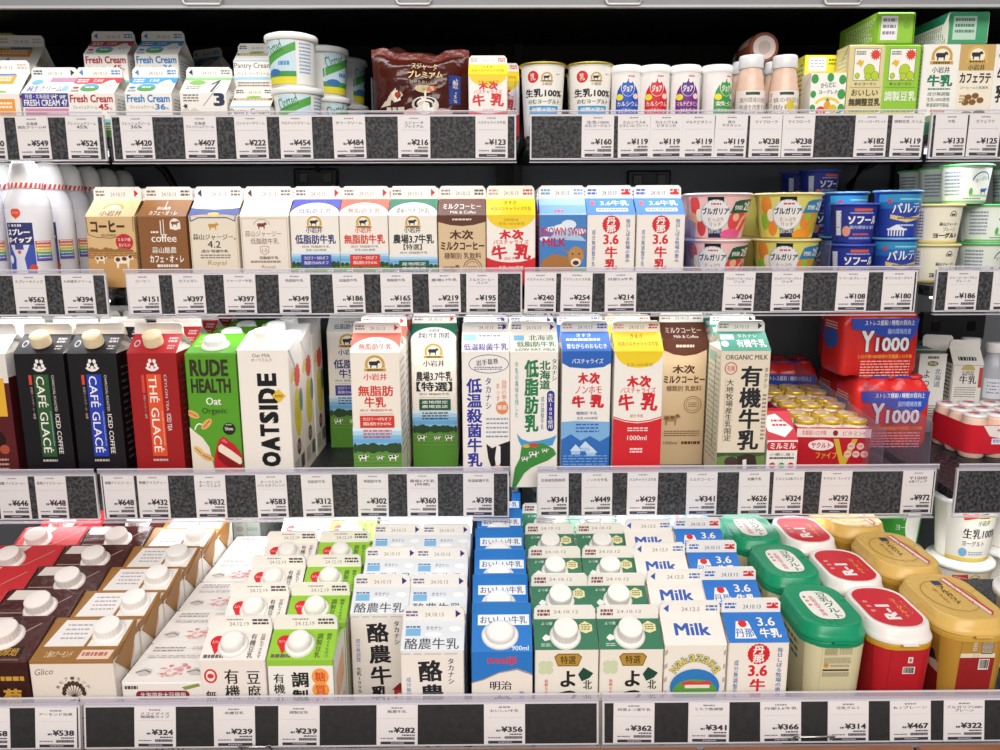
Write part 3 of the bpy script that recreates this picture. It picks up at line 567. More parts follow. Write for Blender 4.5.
# small yellow-topped carton: shared design for the 200 / 500 / 1000 ml sizes
def kisuki(tall, big=False, dy=-.05):
    def d(F):
        f, r = F['f'], F['r']; H = r.H; fin(F, None, '#d8998a', '#c8443a')
        r.rect(0, 0, 1, H, '#efce28'); r.t('きすき', .36, H*.12, .62, H*.36, '#5a3a10', .02); r.t('木次パスチャライズ牛乳', .08, H*.5, .92, H*.74, '#7a4a10', .012)
        k = .62 if not tall else .74
        f.ell(.5, -.02, .49, .30*k/.62, '#efce28', 24, 0, 180); f.rect(0, 0, 1, .02, '#efce28')
        f.t('生乳100%使用', .25, .14 if not tall else .24, .77, .2 if not tall else .31, '#a87a1e', .0)
        if big: f.t('1000ml', .36, .06, .64, .12, '#a87a1e', 0)
        y = .34+dy if not tall else .50; c = '#d4242f'; s = 1 if not tall else 1.22
        f.t('木', .26, y, .50, y+.2*s, c, .05, -8); f.t('次', .52, y, .76, y+.2*s, c, .05, 8); f.t('パスチャライズ', .14, y+.2*s, .86, y+.3*s, c, .01)
        f.t('牛', .10, y+.31*s, .42, y+.60*s, c, .04, -8); f.t('乳', .56, y+.29*s, .92, y+.60*s, c, .04, 8)
        if not tall:
            f.ring(.5, .72, .62, .26, c, .03, 35, 145); f.t('成分 牛乳', .36, .84, .66, .9, c, 0); f.rect(0, .98, 1, f.H, c); f.poly([(0, .98), (0, .86), (.25, .96), (.5, 1.0), (.75, .96), (1, .86), (1, .98)], c); f.t('生乳100%使用', .25, 1.02, .75, 1.1, 'W', .0)
        else:
            yb = y+.93; f.poly([(0, yb+.1), (0, yb-.04), (.25, yb+.04), (.5, yb+.07), (.75, yb+.04), (1, yb-.04), (1, yb+.1)], c); f.rect(0, yb+.09, 1, f.H, c)
            f.line([(0, yb-.07), (.25, yb+.01), (.5, yb+.04), (.75, yb+.01), (1, yb-.07)], c, .02); f.lines(.3, yb+.16, .72, yb+.26, 2, '#f6dede', .5, .08); f.t('1000ml', .3, yb+.33, .7, yb+.43, 'W', .01); f.lines(.36, yb+.6, .62, yb+.72, 2, '#f6dede', .6, .05); f.t('成分 牛乳', .34, y+.66*s, .62, y+.72*s, '#c85a4a', 0)
    return d
sm = gable('milk_carton', 'small yellow-topped milk carton with red lettering, right of the brown pouch', 'milk carton', .053, .05, .083, .017, .0115, 'W', kisuki(False, False, -.17), roof='#efce28', group='small yellow-topped cartons'); stand(sm, 488, 98, 1.14, Z1, .05)
dup(sm, (sm.location.x+.018, sm.location.y+.056, Z1), 'small yellow-topped milk carton mostly hidden behind the front one')
# drinking yogurt cups with gold foil
def drinky(f):
    f.rect(0, 0, 1, f.H, '#f4f1ea'); H = f.H*.74; f.ell(.30, H*.2, .105, .105, '#d42f2f'); f.t('乳', .25, H*.13, .35, H*.27, 'W', .02); f.emblem(.55, H*.22, .10); f.t('小岩井', .46, H*.31, .64, H*.37, '#3a3a42', .01); f.lines(.72, H*.14, .8, H*.17, 1, '#8a8a8a')
    f.t('生乳100%', .14, H*.43, .86, H*.59, '#1e1e24', .03); f.t('のむヨーグルト', .2, H*.63, .82, H*.72, '#2a2a30', .015)
    f.rect(.22, H*.76, .78, H*1.1, '#3aa0d8'); f.t('砂糖不使用', .27, H*.79, .73, H*.88, 'W', .03); f.lines(.34, H*.93, .66, H*.98, 1, 'W', .8, .03); f.lines(.2, H*1.15, .8, H*1.28, 3, '#8a9ab0', .4, .04)
dk = cup('drinking_yogurt_cup', '', 'yogurt drink', .0298, .0250, .0965, 'W', drinky, lid='#c9b23c', lidover=.002, span=2.7, group='gold-lidded drink cups', metal=.8)
stand(dk, 544, 98, Y1, Z1, .06); dk['label'] = 'white drink yogurt cup with gold foil lid, beside the segment gap'
l = dk.location; dup(dk, (l.x+.0650, l.y, Z1), 'white drink yogurt cup with gold foil lid, next to the blue drink bottle', .05)
for i in range(2): dup(dk, (l.x+.0655*i+.004, l.y+.07, Z1), 'white gold-lidded drink cup standing behind the %s gold-lidded cup' % ('first', 'second')[i], .3)
# small drink bottles
def joie(c1, c2, words):
    def d(f):
        f.rect(0, 0, 1, f.H, '#f3efec'); H = f.H*.80; f.poly([(.2, f.H), (.2, H*.5), (.24, H*.34), (.32, H*.22), (.68, H*.22), (.76, H*.34), (.8, H*.5), (.8, f.H)], c1)
        f.ell(.5, H*.26, .17, .22, '#f3efec'); f.ell(.5, H*.27, .155, .2, c2); f.ell(.42, H*.1, .07, .08, '#f3efec'); f.ell(.56, H*.12, .05, .06, '#f3efec'); f.t('ジョア', .38, H*.22, .62, H*.36, 'W', .05); f.lines(.5, H*.02, .66, H*.05, 1, '#cf3030', .9, .03)
        f.ell(.30, H*.47, .09, .075, '#f0dc3a'); f.ell(.70, H*.45, .075, .065, '#f0d8d0'); f.t(words[0], .24, H*.56, .77, H*.66, 'W', .02); f.t(words[1], .28, H*.71, .72, H*.8, 'W', .015); f.rect(.6, H*.88, .8, H, '#3a78c8')
    return d
def bottle(name, label, cat, prof, bodymat, f0, f1, rlab, deco, cap, group, span=2.8):
    root = thing(name, label, cat, group=group); mb = MB(); mb.lathe(prof, 40, bodymat); fc = curved(mb, rlab, f1, f0, span); fc.b = .0003; deco(fc); mb.build('body', root)
    z, r, h, c, rib = cap; m = MB(); m.lathe([(r*.99, z), (r, z+.001), (r, z+h*.85), (r*.93, z+h), (r*.2, z+h)], 48, c, rib=rib); m.build('cap', root); return root
for i, (u, c1, c2, w, nm) in enumerate(((628, '#2456b8', '#2a5fc4', ('カルシウム', '&ビタミンD'), 'blue'), (657, '#d2262e', '#d4303a', ('カルシウム', '&ビタミンD'), 'red'), (688, '#7a2584', '#5d2f92', ('マルチビタミン', 'ぶどう'), 'purple'), (720, '#3c9a48', '#3fa04c', ('鉄分', 'マスカット'), 'green'))):
    o = bottle('drink_bottle', 'short %s and white drink bottle with white lid' % nm, 'drink bottle', [(.017, 0), (.0195, .002), (.0195, .072), (.0198, .08), (.0205, .0845)], mat('#f3efec', .35), .004, .081, lambda z: .0197, joie(c1, c2, w), (.0845, .0212, .0095, mat('#f4f3f1', .35), 0), 'white-lidded drink bottles')
    stand(o, u, 98, Y1, Z1, .042); l = o.location; k = 8 if i == 3 else 0
    if k: o.rotation_euler.z = .45
    o['label'] = 'short %s and white drink bottle with white lid, in front' % nm
    dup(o, (l.x+.003, l.y+.048, Z1), 'short %s and white drink bottle with white lid, standing behind' % nm)
PK = [(.016, 0), (.0185, .002), (.0197, .01), (.0197, .06), (.019, .067), (.0176, .071), (.0178, .075), (.016, .083), (.0145, .0885), (.0145, .0915)]
def flora(k):
    def d(f):
        H = f.H; f.rect(.1, 0, .9, H, '#efe6e0'); f.rect(.34, H*.04, .62, H*.11, '#2f4a38')
        for i, s in enumerate(('腸内環境の改善', '普通を改善する', '植物乳酸菌', '乳酸菌飲料') if k == 0 else ('鉄の吸収を', '助ける', 'おなかに', '乳酸菌飲料')): f.t(s, .22, H*(.17+.17*i), .8, H*(.29+.17*i), '#6a5f5c', .006)
        if k: f.poly([(.46, H*.35), (.58, H*.18), (.66, H*.42), (.5, H*.52)], '#d8c83a'); f.vt('マイフローラ', .12, H*.04, .2, H*.8, '#3f6a58', .01)
    return d
PKM = mat('#e3c3ae', .25)
pb = []
for k, (u, nm) in enumerate(((754, 'first'), (788, 'second'))):
    o = bottle('drink_bottle', '', 'drink bottle', PK, PKM, .006, .0605, lambda z: .0199, flora(k), (.0905, .0165, .0165, mat('#dfe0e2', .3), .0006), 'pale pink drink bottles', 3.4)
    stand(o, u, 98, Y1, Z1, .04); o['label'] = 'pale pink drink bottle with ribbed white cap, %s' % ('next to the green drink bottle', 'next to the green-dotted carton')[k]; l = o.location; pb.append(o)
    dup(o, (l.x+.004, l.y+.045, Z1), 'pale pink drink bottle behind the %s front pink bottle' % nm)
    dup(o, (l.x+.006, l.y+.09, Z1), 'pale pink drink bottle at the rear, in line with the %s front one' % nm)
l = pb[0].location
lb = bottle('drink_bottle', 'pale pink drink bottle with brown-ringed base, lying across the bottle caps', 'drink bottle', [(.0195, 0), (.0215, .002), (.0215, .06), (.018, .078), (.0145, .088)], mat('#8a4a38', .35), .006, .05, lambda z: .0216, lambda f: f.rect(0, 0, 1, f.H, '#d8b8a8'), (.088, .016, .014, mat('#dfe0e2', .3), .0006), 'pale pink drink bottles')
m = MB(); m.lathe([(.016, -.0012), (.0165, 0), (.012, 0), (.002, 0)], 30, mat('#e3cfc6', .3)); m.build('base_ring', lb)
m = MB(); m.lathe([(.009, -.0016), (.009, -.001)], 24, mat('#c9b4ac', .3)); m.build('base_dimple', lb)
lb.location = (py_(764, 51, 1.205).x, 1.205, Z1+.1075+.0218); lb.rotation_euler = (-math.pi/2, 0, 0)
# slim carton packs
def karada(F):
    f = F['f']; f.rect(0, 0, 1, f.H, '#f4f4ee'); f.rect(0, 0, 1, .04, '#f0dc46')
    for x, y, r in ((.1, .2, .13), (.55, .16, .12), (.95, .22, .13), (.06, .62, .1), (.95, .62, .14), (.9, 1.0, .12), (.05, 1.0, .1)): f.ell(max(.0+r*.8, min(1-r*.8, x)), y, r*.8, r, '#3a9a48')
    f.t('からだに', .28, .3, .72, .44, '#2f4a3a', .02, -4); f.t('ヨーグレチ', .24, .5, .78, .62, '#2f4a3a', .015); f.ring(.5, .95, .38, .26, '#e8d23a', .07, 200, 340)
    f.ell(.32, 1.1, .14, .15, '#d83a2e'); f.ell(.5, .95, .1, .15, '#e8a02c'); f.ell(.66, 1.02, .12, .12, '#d8c038'); f.poly([(.44, .8), (.5, .72), (.56, .8)], '#3a7a3a'); f.ring(.32, 1.1, .06, .07, '#f4e8e0', .03); f.ell(.82, 1.2, .1, .1, '#4a9a4a'); f.rect(0, 1.35, 1, f.H, '#58a84e')
o = brick('juice_pack', 'white slim carton with green dots and fruit picture', 'drink carton', .047, .036, .084, '#f4f4ee', karada, group='slim carton drinks'); stand(o, 827.5, 98, Y1, Z1, .036)
def yel(F):
    f = F['f']; f.rect(0, 0, 1, f.H*.6, '#f0df2c'); f.rect(0, f.H*.36, 1, f.H*.6, '#c8d63a'); f.rect(.1, .05, .6, .42, '#f2f0ea'); f.lines(.16, .12, .55, .36, 3, '#a8a4b8', .5, .08); f.lines(.66, .1, .94, .3, 2, '#7a8a1c'); f.rect(.1, f.H*.42, .9, f.H*.56, '#7cb83c'); f.rect(0, f.H*.6, 1, f.H, '#8cc23c')
    F['L'].rect(0, 0, 1, F['L'].H, '#e2dd86'); F['L'].lines(.1, .1, .9, 1.5, 8, '#8a8a52', .4, .2)
y2 = brick('juice_pack', 'yellow-topped slim carton with white label panel, behind the dotted one', 'drink carton', .050, .038, .113, '#e9df3a', yel, group='slim carton drinks'); stand(y2, 823, 60, Y1+.045, Z1, .038)
l = y2.location; dup(y2, (l.x-.010, l.y+.044, Z1), 'yellow-topped slim carton, second in line behind the dotted one'); dup(y2, (l.x-.010, l.y+.088, Z1), 'yellow-topped slim carton at the rear behind the dotted one')
def soyslim(c, ink, t1, t2, sidec):
    def d(F):
        f, L, p, R = F['f'], F['L'], F['p'], F['R']; f.rect(.15, .1, .86, .92, '#f4f3ec'); f.frame(.15, .1, .86, .92, '#5a5a3a', .012)
        f.star(.72, .26, .16, '#d23a2c', 12, .62); f.ell(.72, .26, .1, .1, '#d8402f'); f.lines(.2, .17, .46, .28, 2, '#6a6a5a', .6, .05)
        f.poly([(.2, .5), (.3, .38), (.36, .42), (.42, .4), (.4, .5), (.34, .58), (.3, .52)], '#e8b52c')
        for x, y, r in ((.58, .66, .15), (.74, .8, .11), (.26, .8, .07), (.55, .82, .09)): f.ell(x, y, r, r*1.1, '#b6cf2e'); f.ring(x, y, r, r*1.1, '#6f8a1e', .012)
        f.t('キッコーマン', .2, .97, .8, 1.05, '#3a3a2a', .01); f.line([(.08, 1.1), (.92, 1.1)], '#8a8a5a', .008)
        if t1: f.t(t1, .14, 1.15, .86, 1.32, ink, .015)
        f.t(t2, .08, 1.38 if t1 else 1.2, .94, 1.58 if t1 else 1.46, ink, .03); f.rect(.08, 1.68, .95, 1.88, '#e8dc3c'); f.lines(.1, 1.7, .92, 1.86, 2, '#5a8a2e', .6, .08); f.poly([(.5, 1.9), (.95, 1.72), (.95, 1.95)], '#f0efe6'); f.rect(0, 1.9, 1, f.H, sidec)
        for s in (L, R): s.rect(0, 0, 1, s.H, sidec); s.lines(.15, .3, .85, 2.5, 16, '#e9ecd8', .4, .12); s.rect(.15, .1, .5, .26, '#f0eee4')
        p.rect(.1, .1, .55, p.H-.1, '#f0eef0'); p.lines(.15, .16, .5, p.H-.16, 3, '#8d8a98', .5, .08); p.ell(.8, p.H*.4, .1, .1, '#7fb83a')
    return d
s1 = brick('soy_milk_pack', 'beige slim soy milk pack with sun and bush picture', 'drink carton', .0495, .04, .118, '#ddd09a', soyslim('#ddd09a', '#4a4232', 'おいしい', '無調整豆乳', '#d8cb92'), group='slim carton drinks'); stand(s1, 864, 98, Y1, Z1, .04)
s2 = brick('soy_milk_pack', 'lime green slim soy milk pack with sun and bush picture, upright', 'drink carton', .0495, .04, .118, '#93c83a', soyslim('#93c83a', '#e9f2d8', None, '調製豆乳', '#8fc438'), group='slim carton drinks'); stand(s2, 899, 98, Y1, Z1, .04)
for o, n in ((s1, 'beige'), (s2, 'lime green')):
    l = o.location; q = .088 if n == 'beige' else .046; dup(o, (l.x, l.y+q, Z1), '%s slim soy milk pack directly behind the front %s one' % (n, n)); dup(o, (l.x, l.y+q+.046, Z1), '%s slim soy milk pack, third back in the %s line' % (n, n))
def lay(src, u, v, y, z, label, yaw=0):
    x = py_(u, v, y).x; return dup(src, (x, y+.12, z+.0205), label, (math.pi/2, 0, yaw))
lay(s2, 896, 32, Y1+.0, Z1+.1185, 'lime green slim soy milk pack lying on top of the upright soy packs')
def kmilk(F):
    f, L, R = F['f'], F['L'], F['R']; f.rect(.03, 0, .97, f.H, '#f1efe8'); f.emblem(.5, .3, .28); f.t('小岩井', .26, .56, .74, .72, '#3f4a4a', .02); f.t('牛乳', .16, .76, .84, 1.06, '#1f7a5a', .04); f.lines(.2, 1.1, .8, 1.15, 1, '#5a8a7a', .9, .05)
    for i, s in enumerate(('成分無調整', '生乳100%使用', '常温保存可能品')): f.t(s, .2, 1.2+.14*i, .8, 1.3+.14*i, '#5a6a6a', .0)
    f.t('成分無調整', .3, 1.64, .7, 1.72, '#c83a3a', .01); f.ell(.35, 1.88, .2, .08, '#7a9a7a', 12); f.ell(.7, 1.88, .18, .09, '#4a9a7a', 12); f.rect(0, 1.96, 1, f.H, '#4a9478')
    for s in (L, R): s.rect(0, 0, .3, s.H, '#2a7f62'); s.lines(.36, .2, .95, 2.3, 16, '#8a9a94', .35, .15)
k1 = brick('milk_pack', 'white slim milk pack with green lettering and gold emblem', 'drink carton', .0505, .04, .118, '#efece4', kmilk, group='slim carton drinks'); stand(k1, 938, 98, Y1, Z1, .04)
def latte(F):
    f = F['f']; f.rect(0, 0, 1, .75, '#c9a868'); f.rect(0, .7, 1, f.H, '#efe6d4'); f.emblem(.5, .3, .28, '#d8b860'); f.t('小岩井', .26, .54, .74, .7, '#4a3424', .02); f.t('カフェラテ', .06, .76, .94, 1.04, '#3a2a1e', .04); f.t('コーヒー入り乳飲料', .1, 1.12, .9, 1.2, '#6a5a44', 0)
    for x, y in ((.35, 1.42), (.55, 1.38), (.7, 1.5), (.48, 1.55), (.28, 1.56)): f.ell(x, y, .1, .08, '#8a5e2e'); f.line([(x-.08, y), (x+.08, y)], '#5a3a1a', .012)
    f.lines(.1, 1.36, .26, 1.6, 3, '#b89a5a', .5, .05); f.ell(.35, 1.88, .18, .08, '#8a7a6a', 12); f.ell(.7, 1.86, .18, .1, '#6a5a4c', 12); f.rect(0, 1.94, 1, f.H, '#a89a86')
k2 = brick('latte_pack', 'tan and cream slim cafe latte pack with coffee beans', 'drink carton', .0475, .04, .118, '#c9a868', latte, group='slim carton drinks'); stand(k2, 973, 98, Y1, Z1, .04)
def kk3(F):
    f = F['f']; f.rect(0, 0, 1, .3, '#e9e9e2'); f.ell(.3, .28, .2, .12, '#3f9a4a'); f.vt('牛乳', .1, .55, .4, 1.5, '#2a2a2a', .03); f.lines(.5, .5, .9, 1.6, 8, '#c84a3a', .4); f.rect(0, 1.9, 1, f.H, '#3f8a5a')
k3 = brick('milk_pack', 'white slim pack with dark vertical lettering at the right edge', 'drink carton', .05, .04, .118, '#efede6', kk3, group='slim carton drinks'); stand(k3, 1009, 98, Y1, Z1, .04)
for o, n in ((k1, 'green-lettered slim milk pack'), (k2, 'tan slim latte pack'), (k3, 'dark-lettered slim pack')): l = o.location; dup(o, (l.x, l.y+.046, Z1), '%s directly behind the front one' % n); dup(o, (l.x, l.y+.092, Z1), '%s, third back in its line' % n)
gp = brick('milk_pack', 'green-ended slim milk pack lying on top of the packs at right', 'drink carton', .052, .04, .118, '#efece4', lambda F: (kmilk(F), F['p'].rect(0, 0, 1, F['p'].H, '#3f9a6a'), F['p'].rect(.1, .1, .7, F['p'].H-.1, '#b8d8c4'), F['p'].lines(.15, .15, .65, F['p'].H-.2, 3, '#5a7a6a', .5)), group='slim carton drinks')
gp.location = (py_(969, 32, Y1).x, Y1+.12, Z1+.1185+.0205); gp.rotation_euler = (math.pi/2, 0, 0)
# ------------------------------------------------------------------ SECOND SHELF: half-litre cartons
Y2 = 1.118; Z2 = DZ[2]+.0004; CW = .0665
def half(label, deco, u, n, desc, col='W', roof=None, side=None, w=CW, h=.0965, yf=None, dx=0, cat='milk carton', fc='W', name='milk_carton'):
    o = gable(name, label, cat, w, w*.985, h, .0225, .0180, col, deco, roof, side=side, group='half-litre cartons on the second shelf', fin=fc); stand(o, u, 240, yf or Y2, Z2, w); line_behind(o, .0735, n, desc, dx); return o
def coffee(F):
    f, r, L, R = F['f'], F['r'], F['L'], F['R']; H = r.H; fin(F, ('r', '#c8302c'), '#8a7a66', None)
    r.ell(.5, H*.55, .22, H*.34, '#c9a24a', 18, 180, 360); r.ell(.5, H*.55, .16, H*.24, '#efe2c4', 16, 180, 360); r.t('小岩井', .27, H*.66, .73, H*.97, '#4a3a4a', .02)
    f.line([(.02, -.02), (.04, .36), (.2, .42), (.5, .44), (.75, .38)], '#4a2c1c', .012); f.line([(.98, -.02), (.97, .3)], '#4a2c1c', .012)
    f.t('コーヒー', .1, .08, .8, .32, '#4a2a1e', .05); f.t('成分乳飲料', .3, .35, .62, .41, '#6a4a30', 0); f.ell(.77, .52, .18, .17, '#c22a32', 24); f.t('ミルク感', .64, .43, .9, .5, 'W', .01); f.t('おいしい', .65, .54, .89, .61, 'W', .01)
    for i in range(9): f.ell(.08+.1*i, .68+.02*(i % 3), .07, .06, '#9a6c3c', 9)
    f.rect(0, .72, 1, .88, '#b98a52'); f.lines(0, .74, 1, .86, 3, '#8a5f34', .4, .12); f.rect(0, .86, 1, f.H, '#c79b62'); f.cow(.72, .92, .38, '#efe4d0', '#6a3820'); f.cow(.26, .88, .24, '#efe0c4', '#7a4a28')
    for s in (L, R): s.lines(.12, .2, .88, 1.2, 9, '#a8834e', .35, .2)
half('', coffee, 111, 2, 'half-litre beige coffee carton with red disc and cow', '#d8b785', '#e0c190', cat='coffee carton', name='coffee_carton')
def aulait(F):
    f, r = F['f'], F['r']; H = r.H; fin(F, None, '#8a7a66', '#6a5a4c'); r.t('蒜山酪農', .34, H*.42, .62, H*.6, 'W', .01); r.t('カフェ・オ・レ', .22, H*.68, .8, H*.92, '#f2e8dc', .02); r.line([(.5, H*.1), (.5, H*.4)], '#efe2d0', .015)
    f.line([(.47, .08), (.47, .38)], 'W', .02); f.line([(.53, .06), (.53, .38)], 'W', .015); f.rect(.44, .42, .56, .435, 'W'); f.t('coffee', .26, .36, .78, .52, '#f4eee6', .015); f.lines(.26, .3, .42, .34, 1, 'W', .9, .04)
    f.ell(.77, .16, .11, .12, '#efe6da', 18); f.rect(.66, .16, .88, .26, '#efe6da'); f.cow(.77, .15, .16, '#8a5a34', None); f.t('蒜山酪農', .26, .62, .76, .75, '#f0e8de', .015); f.t('カフェ・オ・レ', .2, .79, .9, .94, '#f6f0e8', .03); f.lines(.34, .98, .78, 1.04, 1, 'W', .9, .05)
half('', aulait, 163, 2, 'half-litre brown cafe au lait carton with white cup drawing', '#8a5a32', '#8f5f36', cat='coffee carton', name='coffee_carton')
def jersey(F):
    f, r = F['f'], F['r']; H = r.H; fin(F, ('l', '#3a3a5a'), None, '#7a7068'); r.rect(0, 0, 1, H*.55, '#efeae2'); r.poly([(0, H*.5), (.2, H*.56), (.5, H*.6), (.8, H*.56), (1, H*.5), (1, H), (0, H)], '#33488e'); r.ell(.5, H*.86, .12, H*.08, '#d8b24a', 12); r.poly([(0, H), (.25, H*.92), (.75, H*.92), (1, H)], '#c9a24a')
    f.line([(.03, 0), (.05, .1), (.2, .03), (.8, .03), (.95, .1), (.97, 0)], '#33488e', .02); f.cow(.5, .21, .2, '#c0953e', None); f.t('蒜山ジャージー。', .07, .36, .95, .48, '#3a3436', .015); f.t('4.2', .36, .5, .63, .64, '#3a3436', .01)
    f.t('成分 特選牛乳', .22, .68, .78, .74, '#4a4444', .02); f.lines(.2, .78, .82, .88, 2, '#8a7f78', .5, .06); f.t('Royal', .34, .9, .72, 1.02, '#b8924a', 0, 0, .25); f.line([(.03, .05), (.03, f.H)], '#c9b48a', .01); f.line([(.97, .05), (.97, f.H)], '#c9b48a', .01)
half('', jersey, 214, 2, 'half-litre cream carton with navy roof band and 4.2', '#e6dbc8', 'W')
def jerlow(F):
    f, r = F['f'], F['r']; fin(F, ('l', '#5a3a2a'), None, '#7a7068'); f.ring(.45, .2, .17, .14, '#a8886c', .012, 190, 350); f.cow(.45, .2, .19, '#7a3a26', None); f.t('蒜山ジャージー', .1, .3, .84, .42, '#8a6a58', .0); f.t('低脂肪牛乳', .2, .45, .78, .57, '#7a5a4a', .0)
    f.poly([(.38, .62), (.5, .6), (.58, .62), (.57, .74), (.48, .8), (.39, .74)], '#b89c88'); f.poly([(.395, .635), (.5, .615), (.565, .635), (.555, .73), (.48, .785), (.405, .73)], '#e9ded0'); f.t('1.0', .43, .66, .53, .73, '#8a6a58', 0)
    f.t('低脂肪牛乳', .36, .82, .76, .88, '#5a4036', .015); f.lines(.18, .91, .8, .96, 1, '#9a8a7c', .8, .05); f.t('Royal', .4, 1.0, .68, 1.09, '#b89a6a', 0, 0, .25); f.frame(.03, .04, .97, f.H-.04, '#c8b49c', .008)
half('', jerlow, 265, 2, 'half-litre plain white carton with small brown cow', '#ece2d6', 'W')
def koiwai(ink, accent, words, box, tall, arc, l1=None):
    def d(F):
        f, r, R, L = F['f'], F['r'], F['R'], F['L']; H = r.H; fin(F, ('r', '#d4342c'), '#8a7a76', None)
        r.rect(0, 0, 1, H, arc); r.ell(.5, H*1.0, .52, H*.78, 'W', 24, 180, 360); r.t('小岩井', .38, H*.34, .62, H*.5, ink, .01); r.t(''.join(words), .16, H*.55, .84, H*.86, ink, .02)
        o = 0 if not tall else .1; f.emblem(.5, .14+o, .15 if not tall else .2); f.t('小岩井', .32 if not tall else .26, .23+o*2, .66 if not tall else .74, .35+o*2.2, ink, .02)
        if not tall:
            f.t(''.join(words[:1]) if len(words) > 1 and words[0][0] == '農' else ''.join(words), .09, .38, .93, .57, ink, .025); y = .6
            if words[0][0] == '農': f.t(words[1], .3, .58, .68, .7, ink, .015); y = .73
            f.t('成分 低脂肪牛乳', .22, y, .8, y+.05, '#8a8288', 0); f.t('生乳100%使用', .3, y+.07, .72, y+.12, '#8a8288', 0)
            f.meadow(.72 if y < .7 else .8, 1.24, ((.2, .16), (.8, .16))); f.rect(0, 1.23, 1, f.H, '#5a9438'); b = .79 if y < .7 else .92; f.rect(.2, b, .82, b+.25, box)
            f.t(l1[0], .26, b+.03, .76, b+.1, 'W', .01); f.t(l1[1], .26, b+.13, .76, b+.2, 'W', .01)
        else:
            y = .68
            for wd in words: f.t(wd, .1 if len(wd) > 3 else .26 if wd[0] == '牛' else .14, y, .9 if len(wd) > 3 else .70 if wd[0] == '牛' else .86, y+.22, ink, .025); y += .235
            f.t('成分 無脂肪牛乳', .16, y+.02, .84, y+.07, ink, 0); f.line([(.15, y+.12), (.85, y+.12)], '#a8a0a4', .008); b = y+.16; f.rect(.16, b, .86, b+.25, box); f.t(l1[0], .22, b+.03, .8, b+.1, 'W', .01); f.t(l1[1], .22, b+.13, .8, b+.2, 'W', .01)
            f.meadow(b+.24, b+1.1, ((.2, .2), (.82, .2), (.55, .15))); f.rect(0, b+1.09, 1, f.H, '#5a9438'); f.rect(.16, b, .86, b+.25, box); f.t(l1[0], .22, b+.03, .8, b+.1, 'W', .01); f.t(l1[1], .22, b+.13, .8, b+.2, 'W', .01); f.lines(.22, b+.3, .8, b+.5, 3, ink, .4, .08)
        for s in (R, L): s.lines(.12, .2, .88, s.H*.8, 12 if tall else 7, '#a9a2b0', .3, .2)
    return d
LOW = koiwai('#2c347c', '', ('低脂肪牛乳',), '#4446a2', False, '#3a3f9a', ('カロリー30%オフ', '脂肪分60%オフ')); NON = koiwai('#d23a2c', '', ('無脂肪牛乳',), '#d4382e', False, '#d65a48', ('カロリー42%オフ', '脂肪分0%'))
FARM = koiwai('#232c30', '', ('農場3.7牛乳', '【特選】'), '#1f5a44', False, '#2a6a52', ('産地限定', '農場直送'))
half('', LOW, 315, 2, 'half-litre carton with navy lettering and purple box', '#efe9df'); half('', NON, 364, 2, 'half-litre carton with red lettering and red box', '#efe9df'); half('', FARM, 413, 2, 'half-litre carton with dark green lettering and green box', '#efe9df')
def milkcoffee(tall):
    def d(F):
        f, r = F['f'], F['r']; H = r.H; fin(F, None, '#9a8a7a', '#6a5a50'); r.rect(0, 0, 1, H, '#5c3426'); r.t('ミルクコーヒー', .1, H*.3, .9, H*.62, '#efe4da', .01); r.t('Milk & Coffee', .26, H*.74, .8, H*.9, '#efe4da', .0)
        k = .22 if not tall else .36; f.rect(0, 0, 1, k*.45, '#5c3426'); f.poly([(0, k*.4), (1, k*.4), (1, k*.6), (.75, k*.9), (.5, k), (.25, k*.9), (0, k*.6)], '#5c3426'); f.lines(.3, k*.3, .7, k*.5, 1, '#e6d6c4', .8, .05)
        y = .3 if not tall else .56; f.t('木次', .24, y, .74, y+.2, '#4a2a1c', .03); f.t('ミルクコーヒー', .05, y+.24, .97, y+.42, '#3f2418', .04); f.t('種類別 乳飲料', .12, y+.47, .9, y+.6, '#5a3c2a', .01)
        z = y+.66; f.ring(.72, z+(.25 if tall else .14), .2, .2, '#7a5a3e', .015); f.ring(.72, z+(.25 if tall else .14), .15, .15, '#7a5a3e', .01); f.lines(.62, z+(.2 if tall else .1), .82, z+(.32 if tall else .2), 3, '#7a5a3e', .4, .04)
        f.cow(.26, z+(.6 if tall else .2), .36, '#a8845c', '#7a5a3a'); 
        if tall: f.lines(.1, z+.85, .9, z+1.0, 3, '#8a6a48', .5); f.t('1000ml', .1, z+1.1, .4, z+1.17, '#5a3c2a', 0); f.lines(.5, z+1.1, .92, z+1.17, 1, '#5a3c2a', .9, .06)
    return d
half('', milkcoffee(False), 462, 2, 'half-litre beige milk coffee carton with dark brown top', '#d8bd97', '#5c3426', w=.0655, cat='coffee carton', name='coffee_carton')
half('', kisuki(False, True), 511, 2, 'half-litre milk carton with yellow top and red base', '#f1ece4', '#efce28', w=.0675)
